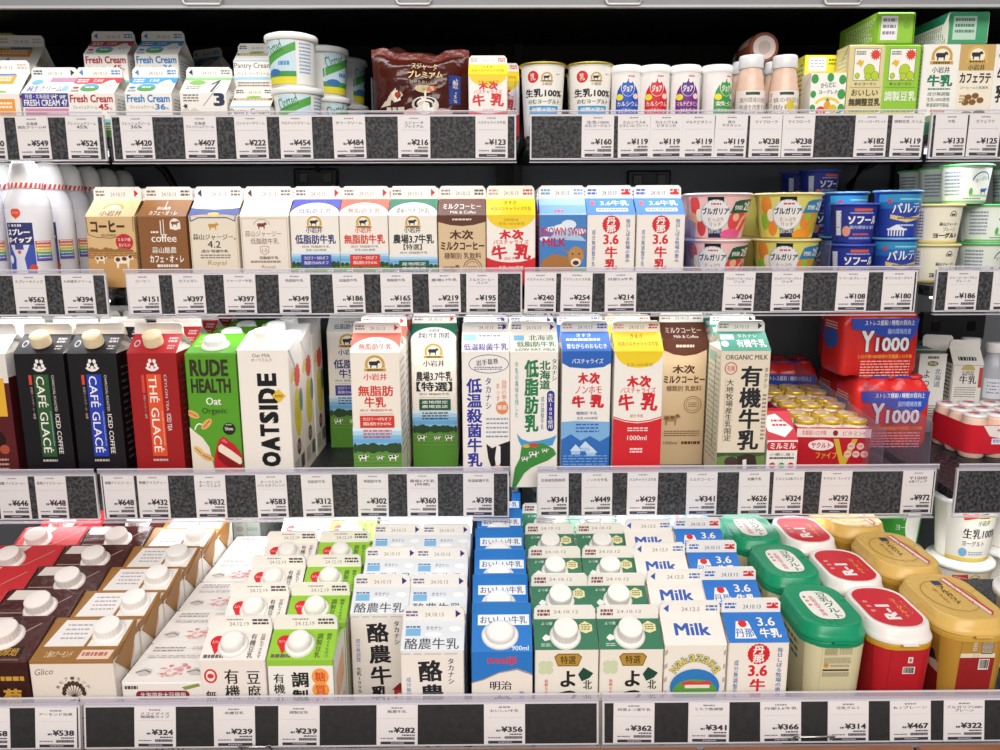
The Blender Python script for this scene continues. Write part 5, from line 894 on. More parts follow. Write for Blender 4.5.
def nonhomo(F):
    f, r, R = F['f'], F['r'], F['R']; H = r.H; fin(F, None, '#c8a09a', '#3a5ab8'); r.rect(0, 0, 1, H, '#2f68bc'); r.t('きすき', .32, H*.1, .62, H*.28, '#dce8f6', .0); r.t('昔ながらのおもむき', .1, H*.62, .92, H*.88, '#eef4fb', .01); r.lines(.1, H*.36, .8, H*.5, 1, '#dce8f6', .8, .07)
    f.rect(0, 0, 1, .2, '#2b62b8'); f.poly([(0, .19), (1, .19), (1, .24), (.85, .33), (.5, .36), (.15, .33), (0, .24)], '#2b62b8'); f.t('パスチャライズ', .2, .15, .84, .26, 'W', .015)
    c = '#cf2832'; f.t('木', .33, .44, .54, .68, c, .05, -6); f.t('次', .56, .44, .78, .68, c, .05, 6); f.t('ノンホモ', .28, .72, .82, .88, c, .015); f.t('牛', .21, .92, .48, 1.18, c, .06, -6); f.t('乳', .58, .90, .88, 1.18, c, .06, 6)
    f.t('種類別 牛乳', .3, 1.26, .74, 1.33, '#4a6a9a', 0); f.t('生乳100%使用', .32, 1.37, .74, 1.43, '#4a6a9a', 0); f.poly([(0, 1.48), (.3, 1.46), (1, 1.48), (1, f.H), (0, f.H)], '#7fb0de'); f.lines(.3, 1.52, .78, 1.74, 3, '#2f5fa8', .45, .08)
    f.poly([(0, 1.86), (.2, 1.74), (.4, 1.88), (.6, 1.78), (.8, 1.9), (1, 1.78), (1, f.H), (0, f.H)], '#2f6cba'); 
    for x, y in ((.3, 2.02), (.62, 2.06), (.5, 1.95)): f.poly([(x-.12, y+.08), (x, y-.06), (x+.14, y+.08)], '#cfe0f2'); f.rect(x-.09, y+.08, x+.1, y+.16, '#a8c8ea')
    for i in range(5): f.lines(.04, 2.2+.06*i, .96, 2.23+.06*i, 1, '#8ab4e2', .6, .12)
    f.rect(0, 2.5, 1, f.H, '#3f78c2'); R.rect(0, 0, 1, .3, '#2b62b8'); R.rect(0, 1.5, 1, R.H, '#5f96d2'); R.lines(.12, .4, .88, 1.4, 8, '#9aaccc', .3, .2)
litre(nonhomo, 586, 400, Y3, 2, 'tall white carton with blue top and blue village picture', '#f0eae4', '#2f68bc')
litre(kisuki(True), 638, 400, Y3-.004, 2, 'tall carton with yellow top, red lettering and red base', '#f1ebe2', '#efce28')
litre(milkcoffee(True), 683, 400, 1.185, 1, 'tall beige milk coffee carton with brown top, set back', '#d8bd97', '#5c3426', cat='coffee carton', name='coffee_carton')
def organic(F):
    f, r, L, R = F['f'], F['r'], F['L'], F['R']; H = r.H; fin(F, ('r', '#3a3a42'), '#8a9a94', None); r.rect(0, 0, 1, H, '#4f9c88'); r.rect(.04, H*.16, .32, H*.42, '#cfe2ea'); r.t('タカナシ', .4, H*.14, .8, H*.32, '#e6efe8', .0); r.t('有機牛乳', .34, H*.42, .94, H*.82, '#f2f4ee', .02); r.ell(.1, H*.64, .08, H*.16, '#d8e6da')
    f.t('ORGANIC MILK', .08, .08, .94, .18, '#3a3a3a', .015); f.vt('有機牛乳', .40, .30, .86, 2.1, '#22242a', .03); f.ring(.2, .36, .13, .13, '#c8584a', .02); f.t('有機', .12, .3, .28, .42, '#c8584a', .0); f.vt('大地牧場産生乳限定', .12, .58, .28, 1.9, '#3a2f28', .01); f.rect(.1, .56, .11, 1.92, '#d8a878'); f.vt('タカナシ', .88, .34, .97, .78, '#4a4a4a', .01); f.lines(.88, .9, .96, 1.9, 12, '#8a8078', .5, .03)
    f.rect(0, 2.14, 1, f.H, '#6f8a4a'); f.poly([(0, 2.14), (1, 2.14), (1, 2.2), (.6, 2.26), (.2, 2.2), (0, 2.24)], '#3f5a34'); f.poly([(.42, 2.24), (.6, 2.16), (.8, 2.2), (.86, 2.5), (.7, 2.56), (.62, f.H), (.46, f.H), (.44, 2.5)], '#3a2c28'); f.ell(.3, 2.34, .14, .12, '#4a3a34', 14); f.poly([(.54, 2.3), (.62, 2.28), (.64, 2.6), (.56, 2.6)], '#efe8e0'); f.lines(.7, 2.5, .94, 2.7, 3, '#e8e6da', .4, .05)
    for s in (L, R): s.lines(.1, .15, .9, 2.5, 20, '#8fae9a', .3, .2); s.rect(.1, .1, .5, .3, '#9ac0ae'); s.lines(.55, .1, .6, 2.4, 1, '#6f9a86', .9, .05)
litre(organic, 744, 400, Y3-.004, 2, 'tall beige organic milk carton with teal roof and black brush lettering', '#e2d6c2', '#4f9c88', '#ece6da', dx=.0095)
# dotted small box
def mil(F):
    f, r = F['f'], F['r']; H = r.H; r.rect(0, 0, 1, H, '#c8283a'); r.poly([(.05, H*.2), (.5, H*.1), (.95, H*.6), (.6, H*.9), (.1, H*.7)], '#f0ece8'); r.lines(.3, H*.3, .8, H*.6, 2, '#c8283a', .5, .08)
    f.rect(.04, .05, .96, .34, '#c8243a'); f.ell(.06, .195, .06, .145, '#c8243a'); f.ell(.94, .195, .06, .145, '#c8243a'); f.t('ミルミル', .1, .09, .92, .29, 'W', .03); f.t('小腸に届く', .1, .42, .9, .52, '#3a3a42', .0); f.lines(.1, .56, .9, .64, 1, '#4a4a52', .8, .06)
    for j in range(3):
        for i in range(3): f.ell(.2+.3*i, .84+.26*j, .1, .1, '#3fa04a' if (i+j) % 2 else '#c8283a', 14)
    F['L'].rect(0, 0, 1, F['L'].H, '#e8e0dc'); F['L'].lines(.1, .2, .9, .9, 5, '#b8a8a8', .4, .2)
o = gable('drink_multipack', 'small white dotted box with red sloped top, beside the organic carton', 'drink multipack', .044, .09, .066, .032, .004, '#f3eee8', mil, '#c8283a', fin='#c8283a', group='drink multipacks'); o.location = (py_(783, 440, Y3).x, Y3+.045, Z3)
# gold-capped multipack
def vfive():
    root = thing('drink_multipack', 'red multipack of small bottles with gold foil caps', 'drink multipack', group='drink multipacks'); w, d = .109, .077; h = .072
    mb = MB(); mb.loft([rrect(w, d, .004, 2, 0), rrect(w, d, .004, 2, h-.002), rrect(w-.006, d-.006, .004, 2, h)], mat('#bb1f2a', .3)); f = planar(mb, (-w/2, -d/2, h), (1, 0, 0), (0, 0, -1), w, h); L = planar(mb, (-w/2, d/2, h), (0, -1, 0), (0, 0, -1), d, h)
    P = planar(mb, (-w/2, d/2, h), (1, 0, 0), (0, -1, 0), w, d); P.rect(.03, .03, .97, P.H-.03, '#f0ddd2')
    f.rect(.01, .01, .99, .13, '#f2ded6'); f.t('乳酸菌シロタ株', .08, .035, .4, .1, '#c83a3a', .01); f.ell(.52, .07, .035, .04, '#8a2a2a', 14); f.t('ビタミンE', .62, .04, .92, .1, '#c85a4a', .01)
    f.ell(.34, .24, .17, .075, '#f4e8e4', 22); f.t('ヤクルト', .21, .20, .47, .28, '#c0202c', .03); f.poly([(.5, .15), (.57, .15), (.64, .4), (.75, .15), (.82, .15), (.68, .52), (.61, .52)], '#d8b43a'); f.t('ファイブ', .28, .33, .56, .43, '#e2b93c', .02)
    for x, y in ((.74, .25), (.86, .25), (.7, .36), (.81, .36), (.92, .36)): f.ell(x, y, .05, .048, '#efc8bc', 14); f.lines(x-.03, y-.015, x+.03, y+.02, 2, '#b8443a', .5, .02)
    L.rect(.05, .05, .95, .2, '#d8484a'); L.lines(.1, .24, .9, .3, 1, '#e8b8b0'); mb.build('wrap', root)
    pr = None
    for j in range(2):
        for i in range(3):
            x, y = (i-1)*.036, -d/2+.0185+.0368*j
            if pr is None:
                mb = MB(); mb.lathe([(.0165, h-.006), (.0168, h-.002), (.0150, h+.002), (.0145, h+.004)], 28, mat('#efe6da', .3)); m2 = MB(); m2.lathe([(.0155, h+.0035), (.0166, h+.0045), (.0166, h+.0095), (.0155, h+.0101), (.014, h+.0091), (.002, h+.0091)], 28, mat('#dcb93f', .3, .35))
                fc = planar(m2, (-.0135, .0135, h+.0093), (1, 0, 0), (0, -1, 0), .027, .027); fc.ell(.5, .5, .42, .42, '#f0dcc8', 20); fc.ell(.5, .42, .26, .2, '#e6b49c', 16); fc.lines(.3, .62, .7, .72, 1, '#c85a3a', .9, .06)
                b = mb.build('bottle', root, (x, y, 0)); c = m2.build('foil_cap', b); pr = (b, c)
            else:
                b = pr[0].copy(); COL.objects.link(b); b.parent = root; b.location = (x, y, 0); KIDS[root.name].append(b); c = pr[1].copy(); COL.objects.link(c); c.parent = b; KIDS.setdefault(b.name, []).append(c)
    return root
v5 = vfive(); v5['label'] = 'red multipack of gold-capped small bottles, nearest the price rail'; v5.location = (py_(835, 440, 1.13).x, 1.13+.0385, Z3); v5.rotation_euler.z = -.06
for k in (1, 2): dup(v5, (v5.location.x+.010*k, v5.location.y+.098*k, Z3), 'red multipack of gold-capped small bottles, %s from the price rail' % ORD[k], -.08)
# big red shrink-wrapped bottle packs
def y1000(name_label):
    root = thing('drink_multipack', name_label, 'drink multipack', group='red shrink-wrapped bottle packs'); w, d, h = .128, .090, .114; mb = MB(); rm = mat('#d8302c', .2)
    R = []
    for z, k in ((.0, .86), (.004, .94), (.012, 1), (.082, 1), (.094, .95), (.104, .8), (.112, .56), (.114, .5)):
        ring = []
        for i in range(72):
            a = 2*math.pi*i/72; c, s = math.cos(a), math.sin(a); q = (abs(c)**8+abs(s)**8)**(-1/8); X, Y = c*q*w/2, s*q*d/2
            lob = (.0028 if .006 < z < .108 else .016)*(1-abs(math.cos(math.pi*1.5*(X/(w/2)+1)-math.pi*.5+math.pi/2))**.6) if abs(s*q) > .9 else 0
            ring.append((X*(.6+.4*k if z > .08 else k*.5+.5), (Y-math.copysign(lob, Y))*(.55+.45*k if z > .08 else k*.5+.5), z))
        R.append(ring)
    mb.loft(R, rm, True, True, True)
    yo = -d/2-.0004; f = planar(mb, (-w/2, yo, .104), (1, 0, 0), (0, 0, -1), w, .104)
    f.poly([(.08, .07), (.96, .07), (.93, .26), (.86, .36), (.5, .3), (.3, .24), (.1, .2)], '#2c4cb0'); f.t('ストレス緩和 / 睡眠の質向上', .26, .09, .9, .16, 'W', .02); f.t('腸内環境改善', .56, .2, .86, .27, '#c8d4f0', .01)
    f.t('Y', .22, .22, .40, .5, '#4a1a4a', .06); f.t('Y', .23, .225, .39, .495, 'W', .03); f.t('1000', .41, .30, .86, .5, '#4a1a4a', .06); f.t('1000', .42, .31, .85, .49, '#f0ece8', .03); f.t('シロタ株1000億個の乳酸菌シロタ株', .2, .53, .9, .58, '#e8b84a', .01); f.lines(.24, .61, .88, .83, 6, '#f0b0a4', .4, .05)
    for s in (-1, 1):
        p = planar(mb, (s*(w/2+.0002), -s*d/2, .104), (0, s, 0), (0, 0, -1), d, .104); p.ell(.5, .5, .3, .2, '#3f5fb8'); p.lines(.25, .2, .75, .35, 3, '#f0c8c0', .5, .08)
    mb.build('wrap', root)
    m0 = None
    for i in range(3):
        for j in range(2):
            x, y = (i-1)*.042, (j-.5)*.043
            if m0 is None:
                m = MB(); m.lathe([(.0125, .1125), (.0128, .1135), (.0128, .1180), (.011, .1187), (.002, .1187)], 24, mat('#c8302e', .3)); m0 = m.build('bottle_lid', root, (x, y, 0))
            else: c = m0.copy(); COL.objects.link(c); c.parent = root; c.location = (x, y, 0); KIDS[root.name].append(c)
    mb = MB(); t = .0011
    pts = [(-w*.42, -d*.30, .1145), (0, -d*.36, .1155), (w*.42, -d*.30, .1145)]; tube(mb, pts, .0018, mat('#3a44b8', .3)); mb.build('handle_strip', root)
    return root
yk = y1000('red shrink-wrapped bottle pack with white digits, front on the shelf'); yf = 1.270; yk.location = (py_(891, 430, yf).x, yf+.046, Z3); l = yk.location
dup(yk, (l.x-.026, l.y+.006, Z3+.1192), 'red shrink-wrapped bottle pack raised on top of the front one', .03)
dup(yk, (py_(786, 360, 1.42).x, 1.46, Z3), 'red shrink-wrapped bottle pack far back behind the gold-capped packs', -.12)
dup(yk, (l.x+.010, l.y+.1, Z3), 'red shrink-wrapped bottle pack behind the front one, under a raised one', .03)
dup(yk, (l.x+.006, l.y+.1, Z3+.1192), 'red shrink-wrapped bottle pack raised at the rear', -.04)
# white bottle pack at the right edge
def yak(label):
    root = thing('drink_multipack', label, 'drink multipack', group='red and white small-bottle packs'); mb = MB(); bm = mat('#eac9b4', .25); m0 = None; r = .0185
    for j in range(3):
        for i in range(5):
            x, y = (i-2)*.0372, (j-1)*.0372
            if m0 is None:
                m = MB(); m.lathe([(.016, 0), (r, .003), (r, .028), (.0155, .034), (r, .04), (r*1.0, .055), (.0165, .062), (.0165, .066), (.002, .066)], 28, bm)
                b = m.build('bottle', root, (x, y, 0)); k = MB(); k.lathe([(.0168, .0655), (.0172, .0662), (.0172, .069), (.015, .07), (.002, .07)], 28, mat('#f2ecea', .3)); f = planar(k, (-.014, .014, .0701), (1, 0, 0), (0, -1, 0), .028, .028); f.ell(.5, .5, .44, .44, '#f4eeec', 20); f.ell(.5, .38, .36, .2, '#d23a46', 16); f.ell(.5, .7, .2, .1, '#5a8ac8', 12); c = k.build('foil_cap', b); m0 = (b, c)
            else: b = m0[0].copy(); COL.objects.link(b); b.parent = root; b.location = (x, y, 0); KIDS[root.name].append(b); c = m0[1].copy(); COL.objects.link(c); c.parent = b; KIDS.setdefault(b.name, []).append(c)
    w, d = .1872, .1138; R = []
    for z in (.009, .055):
        R.append([(x, y, z) for x, y, _ in rrect(w, d, .0188, 6)])
    mb.loft(R, mat('#cf2434', .2), False, False, True); 
    f = planar(mb, (-w/2, -d/2-.0004, .058), (1, 0, 0), (0, 0, -1), w, .058)
    f.poly([(.12, .02), (.42, .02), (.38, .1), (.28, .13), (.18, .11)], '#f0e6e2'); f.lines(.24, .05, .36, .07, 1, '#d87a7a', .9, .03); f.rect(.2, .13, .28, .18, '#e8ecf4'); f.lines(.21, .14, .27, .17, 2, '#3a6ab8', .6, .02); f.ell(.42, .2, .14, .07, '#c01c2c', 24); f.ring(.42, .2, .14, .07, '#f2e8e4', .008); f.t('ヤクルト', .32, .165, .52, .235, 'W', .03); f.lines(.6, .1, .9, .24, 4, '#f2d0cc', .4, .04)
    mb.build('wrap', root)
    return root
ya = yak('red and white small-bottle pack, in front at the right edge'); yf = 1.205; x = py_(966, 440, yf).x; ya.location = (x+.0936, yf+.057, Z3); ya.rotation_euler.z = .03; l = ya.location
def yotsu(F):
    f, p = F['f'], F['p']; f.rect(.02, 0, .98, f.H, '#efefe8'); f.lines(.3, .1, .7, .2, 1, '#4a5a4a', .9, .06); f.ell(.5, .38, .2, .1, '#6a6a2a', 20); f.t('特選', .36, .32, .64, .44, '#e8e2c0', .01); f.vt('よつ葉', .16, .6, .46, 1.7, '#2a2e2a', .01); f.vt('北海道', .58, .56, .84, 1.3, '#4a6a8a', .01); f.lines(.1, 2.0, .9, 2.5, 5, '#6a8a7a', .4); p.rect(0, 0, 1, p.H, '#6f9a7a'); F['L'].rect(0, 0, 1, F['L'].H, '#dfe6da')
o = brick('milk_pack', 'slim white milk pack with dark vertical lettering, right of the red packs', 'drink carton', .046, .038, .1405, '#e9ece2', yotsu, group='slim carton drinks'); o.location = (py_(932, 365, 1.365).x+.004, 1.385, Z3); o.rotation_euler.z = -.1; dup(o, (o.location.x+.002, o.location.y+.048, Z3), 'slim white milk pack behind the dark-lettered one', -.1)
def smallm(F):
    f, r, L = F['f'], F['r'], F['L']; H = r.H; r.rect(.04, H*.1, .96, H*.9, '#efece2'); r.lines(.2, H*.55, .8, H*.8, 1, '#3a3a3a', .9, .07); f.ell(.5, .2, .22, .2, '#c8b86a', 20, 180, 360); f.t('小岩井', .3, .22, .7, .32, '#3a3a3a', .01); f.t('牛乳', .24, .4, .8, .68, '#3a3a3a', .02); f.t('農場', .3, .32, .7, .39, '#3a3a3a', .0); f.rect(.86, .1, .97, .8, '#c84a3a'); f.lines(.12, .8, .8, 1.2, 5, '#8a8a86', .35, .07)
    L.lines(.12, .1, .88, 1.3, 9, '#3f3b38', .4, .2); f.frame(.02, .02, .98, f.H-.02, '#8a8a80', .012)
o = gable('milk_carton', 'small white gable-top milk carton with dark side, near the right edge', 'milk carton', .051, .051, .085, .026, .014, 'W', smallm, group='small white cartons at right', side='#f0ebe2', gab='#4a443f'); zz = Z3+.0344
mb = MB(); mb.box((-.1, -.05, 0), (.1, .09, .034), mat('#1f1f22', .4, kind='granite'), ch=.002); mb.box((-.1, -.05, .034), (-.097, .09, .038), mat('#1f1f22')); rs = mb.build('shelf_riser', None, (py_(985, 380, 1.42).x+.06, 1.42, Z3)); tag_(rs, 'low dark riser tray under the small white cartons at right', 'riser')
o.location = (py_(972, 370, 1.37).x, 1.40, zz); o.rotation_euler.z = -.15; dup(o, (o.location.x-.014, o.location.y+.062, zz), 'small white gable-top milk carton standing behind its twin', -.3)
ob = bottle('water_bottle', 'clear bottle with white cap at the right edge of the third shelf', 'bottle', [(.020, 0), (.0225, .002), (.0225, .07), (.02, .085), (.0135, .098), (.0135, .104)], mat('#dfe3ea', .12, clear=.35), .01, .07, lambda z: .0227, lambda f: (f.rect(.1, f.H*.2, .9, f.H*.8, '#e9ecf2'), f.lines(.2, f.H*.3, .8, f.H*.7, 4, '#6f7fb0', .4, .05)), (.103, .0165, .017, mat('#f1f0ee', .35), .0006), None)
ob.location = (py_(1000, 370, 1.38).x, 1.40, zz); dup(ob, (ob.location.x-.012, ob.location.y+.055, zz), 'clear bottle with white cap, rear one of the pair at right')
def slant(u, yf, ya, zf, zb, label, row=3):
    x = py_(u, 440, yf).x; mb = MB(); P = [(0, 0), (ya-yf, 0), (ya-yf, zb), (.02, zf), (0, zf-.004)]
    R = [[(dx, y, z) for y, z in P] for dx in (-.0008, .0008)]; mb.loft(R, mat('#eee8f4', .1, clear=.92)); o = mb.build('shelf_divider', None, (x, yf, DZ[row]+.0004)); tag_(o, label, 'divider', 'clear plastic shelf dividers')
slant(884, 1.072, 1.44, .088, .12, 'clear slanted plastic divider between the gold-capped pack and red packs'); slant(931, 1.066, 1.40, .1, .12, 'clear plastic divider left of the small-bottle packs at right')
# ------------------------------------------------------------------ BOTTOM BAY
Y4 = .766; Z4 = DZ[4]+.0004
def bay(o, u, v, z, n, desc, d, dy, yfix=None, lift=0, extra=None):
    """stand the front one where (u, v) is on its cap / fin at height z, then run the line straight back"""
    y = yfix or Y4+d/2; p = py_(u, 650, y-d/2); o.location = (p.x, y, Z4+lift)
    o['label'] = desc+', front of its line'
    for i in range(1, n+1): dup(o, (p.x+random.uniform(-.0015, .0015), y+dy*i, Z4+lift), desc+', %s in its line' % ORD[i], o.rotation_euler.z+random.uniform(-.006, .006))
    return o
ZF = Z4+LH+.019+.0155
def dropc(label_c, txt, roofc):
    def d(F):
        f, r, R, t = F['f'], F['r'], F['R'], F['t']; H = r.H; t.t('24.12.19', .34, t.H*.42, .64, t.H*.7, '#8d857d', 0); t.lines(.3, t.H*.18, .55, t.H*.3, 1, '#9a928a', .8, .04); t.lines(.7, t.H*.2, .95, t.H*.7, 2, '#4a4440', .6, .05)
        r.ell(.21, H*.40, .115, H*.20, '#d4262f', 20); r.poly([(.11, H*.48), (.31, H*.48), (.21, H*.82)], '#d4262f'); r.t('スジャータ', .12, H*.36, .3, H*.46, 'W', .0)
        if label_c == 'g': r.rect(.0, 0, 1, H, '#94c83c') if False else None
        r.vt('調製豆乳' if label_c == 'g' else '有機豆乳', .70, H*.14, .80, H*.95, '#3a4a2a' if label_c == 'g' else '#3a3230', .015); r.vt('糖質65%オフ' if label_c == 'g' else '豆腐もできます', .85, H*.14, .93, H*.95, '#3a5a2a' if label_c == 'g' else '#3a3230', .0); r.lines(.05, H*.82, .36, H*.94, 1, '#6a625c', .9, .05)
        if label_c == 'g':
            f.rect(0, 0, 1, .1, '#94c83c'); f.vt('有機丸ごと', .08, .22, .26, 1.1, '#2a2a24', .02); f.t('調', .36, .2, .62, .46, '#2a2a24', .03); f.t('製', .36, .5, .62, .76, '#2a2a24', .03); f.t('豆', .36, .8, .62, 1.04, '#2a2a24', .03); f.ell(.8, .28, .13, .14, '#f0a04a', 20); f.ell(.8, .5, .13, .13, '#f0a04a', 20); f.t('糖', .72, .2, .88, .36, '#d4442a', .02); f.t('質', .72, .42, .88, .58, '#d4442a', .02); f.t('65', .68, .64, .92, .82, '#d4303a', .02)
            R.rect(0, 0, 1, R.H, '#f2f0ea'); R.rect(0, 0, .05, R.H, '#94c83c'); R.rect(.95, 0, 1, R.H, '#94c83c'); R.poly([(.2, .4), (.8, .2), (.8, .7), (.2, .9)], '#f0b48a'); R.lines(.2, 1.0, .85, 1.6, 8, '#c8785a', .4, .1)
        else:
            f.ring(.16, .26, .1, .12, '#d4363a', .03); f.ell(.16, .26, .05, .04, '#d4363a'); f.vt('有機豆乳', .36, .14, .6, 1.2, '#2a2624', .02); f.vt('無調整', .06, .5, .24, 1.1, '#2a2624', .015); f.vt('豆腐も', .70, .16, .92, .92, '#2a2624', .02); R.lines(.12, .2, .88, 1.8, 12, '#b0a49c', .3, .2)
    return d
SC_ = (.46, .52, .0128, .013, '#f2efeb', {'up': .25, 'collar': True, 'plain': True})
gd = gable('soy_milk_carton', '', 'soy milk carton', .0690, .0685, .1790, .0170, .0155, '#f2efe8', dropc('g', '', ''), '#94c83c', cap=SC_, group='drop-marked soy milk cartons', gab='#b4d878'); bay(gd, 299, 617, ZF, 4, 'green-roofed soy milk carton with red drop mark', .0685, .0785)
wd = gable('soy_milk_carton', '', 'soy milk carton', .0690, .0685, .1790, .0170, .0155, '#efe6de', dropc('w', '', ''), '#efe8e2', cap=SC_, group='drop-marked soy milk cartons'); bay(wd, 231, 618, ZF, 4, 'white-roofed soy milk carton with red drop mark', .0685, .0785)
def raku(F):
    f, r, R = F['f'], F['r'], F['R']; H = r.H; fin(F, ('r', '#3a2f7c'), '#7a6f9a', None, '24.10.13'); r.rect(0, 0, 1, H, '#dfe4ea'); r.rect(.06, H*.28, .3, H*.52, '#7ab4dc'); r.lines(.06, H*.2, .3, H*.26, 1, '#3a5a9a', .9, .05); r.t('タカナシ', .38, H*.2, .64, H*.34, '#4a5a8a', .01); r.t('酪農牛乳', .06, H*.6, .92, H*.95, '#4a4a54', .01); r.ell(.85, H*.3, .1, H*.1, '#f0f2f4'); r.ell(.5, H*.48, .14, H*.08, '#f0f2f4')
    f.t('酪', .28, .16, .66, .53, '#26242a', .03, -3); f.t('農', .30, .58, .68, .93, '#26242a', .03, -3); f.t('牛', .32, .98, .68, 1.34, '#26242a', .03, -4); f.t('乳', .32, 1.36, .64, 1.7, '#26242a', .03); f.vt('タカナシ', .74, .12, .85, .58, '#3a3a5a', .015); f.vt('成分無調整', .08, .45, .16, .9, '#6a7ab8', .0); f.vt('生乳100%', .07, 1.0, .17, 1.5, '#3a3a4a', .01)
    f.rect(.72, 1.42, .95, 1.62, '#c83a34'); f.poly([(.68, 1.44), (.83, 1.3), (.98, 1.44)], '#8a2a28'); f.rect(.86, 1.1, .95, 1.4, '#d8483e'); f.ell(.9, 1.12, .05, .06, '#d8483e'); f.rect(.78, 1.5, .84, 1.62, 'W'); f.lines(.0, .03, .9, .08, 1, '#c8ccd2', .5, .2); R.lines(.12, .2, .88, 1.8, 12, '#a8a8b8', .3, .2)
rk = gable('milk_carton', '', 'milk carton', .0665, .067, .188, .018, .0150, '#efe8e0', raku, '#dfe4ea', group='brush-lettered milk cartons'); bay(rk, 432, 610, ZF, 4, 'white milk carton with black brush lettering, right-hand line', .067, .0785)
l = rk.location; o = dup(rk, (l.x-.0667, l.y+.080, Z4), ''); line_behind(o, .0785, 3, 'white milk carton with black brush lettering, left-hand line')
def oishii(F):
    f, r, L = F['f'], F['r'], F['L']; H = r.H; t = F['t']; t.rect(0, 0, 1, t.H, '#2f7cc8'); r.rect(0, 0, 1, H, '#2a78c8'); r.rect(.1, H*.02, .96, H*.3, '#eef2f6'); r.t('おいしい牛乳', .14, H*.06, .92, H*.26, '#2a3a6a', .015); r.t('900ml', .66, H*.84, .94, H*.96, '#e6f0fa', .01)
    f.rect(0, 0, 1, .36, '#2a78c8'); f.poly([(0, .35), (1, .35), (1, .4), (.75, .28), (.45, .36), (.2, .5), (0, .54)], '#2a78c8'); f.t('meiji', .26, .08, .74, .24, '#d83a44', .03); f.poly([(0, .56), (.2, .5), (.45, .38), (.75, .32), (1, .42), (1, f.H), (0, f.H)], '#efe6dc'); f.line([(0, .55), (.2, .49), (.45, .37), (.75, .3), (1, .4)], '#c8a44a', .015)
    f.t('明治', .3, .52, .66, .68, '#26262c', .02); f.t('お', .36, .76, .66, 1.02, '#26262c', .04); f.t('い', .36, 1.06, .66, 1.3, '#26262c', .04); f.t('し', .38, 1.34, .64, 1.6, '#26262c', .03); f.vt('新鮮なおいしさ', .78, .7, .87, 1.3, '#3a6ab0', .0); L.lines(.1, .4, .9, 1.8, 12, '#8ab4e2', .3, .2)
mj = gable('milk_carton', '', 'milk carton', .0640, .067, .186, .0266, .013, '#2a78c8', oishii, '#2a78c8', fin='#2f7cc8', cap=(.47, .56, .0135, .012, '#f4f2ef', {'plain': True, 'up': .3, 'sx': 1.18, 'collar': True}), group='blue oval-capped milk cartons'); bay(mj, 502, 607, Z4+.227, 6, 'blue milk carton with oval white cap', .067, .0700)
def yotsuba(F):
    f, r = F['f'], F['r']; H = r.H; t = F['t']; t.t('24.10.12', .32, t.H*.3, .72, t.H*.55, '#8d857d', 0); t.lines(.06, t.H*.25, .26, t.H*.8, 2, '#8a4a48', .7, .05)
    r.rect(0, 0, 1, H, '#3f7a5e'); r.t('よつ葉', .12, H*.1, .3, H*.2, '#e8efe6', .01); r.poly([(.12, H*.62), (.18, H*.5), (.28, H*.6), (.24, H*.68), (.16, H*.72)], '#e6ece4'); r.lines(.1, H*.8, .26, H*.92, 2, '#b8d0c0', .5, .05); r.poly([(.72, H*.2), (.82, H*.08), (.93, H*.2), (.93, H*.4), (.82, H*.48), (.72, H*.4)], '#e6dfae'); r.lines(.76, H*.18, .9, H*.4, 3, '#7a7a4a', .5, .04)
    for a in range(4): f.ell(.17+.07*math.cos(a*1.57+.78), .3+.07*math.sin(a*1.57+.78), .07, .07, '#cfd8b4', 14)
    f.poly([(.3, .12), (.36, .06), (.68, .06), (.74, .12), (.68, .28), (.36, .28)], '#8a6a2a'); f.poly([(.32, .13), (.37, .08), (.67, .08), (.72, .13), (.67, .26), (.37, .26)], '#b8913a'); f.t('特選', .4, .1, .64, .24, '#2a2014', .015); f.t('よ', .4, .36, .64, .64, '#1f2220', .03); f.t('つ', .38, .7, .66, .9, '#1f2220', .03); f.t('葉', .38, .95, .68, 1.2, '#1f2220', .03)
    f.poly([(.68, .42), (.76, .3), (.92, .4), (.86, .48), (.74, .54)], '#1f4a38'); f.t('北', .76, .52, .9, .68, '#26382e', .02); f.t('海', .76, .74, .9, .9, '#26382e', .02); f.vt('新鮮なおいしさ', .15, .5, .21, .95, '#c84a3a', .0); F['L'].lines(.12, .2, .88, 1.8, 12, '#a8b0a4', .3, .2)
yo = gable('milk_carton', '', 'milk carton', .0670, .067, .188, .018, .0150, '#efe8dc', yotsuba, '#3f7a5e', cap=(.49, .55, .0135, .0155, '#f2efeb', {'up': .2}), group='green-roofed capped milk cartons', gab='#dfe0d6'); bay(yo, 567, 608, ZF, 4, 'green-roofed milk carton with white cap, left-hand line', .067, .0785)
o = dup(yo, (0, 0, 0), ''); bay(o, 632, 606, ZF, 4, 'green-roofed milk carton with white cap, right-hand line', .067, .0785)
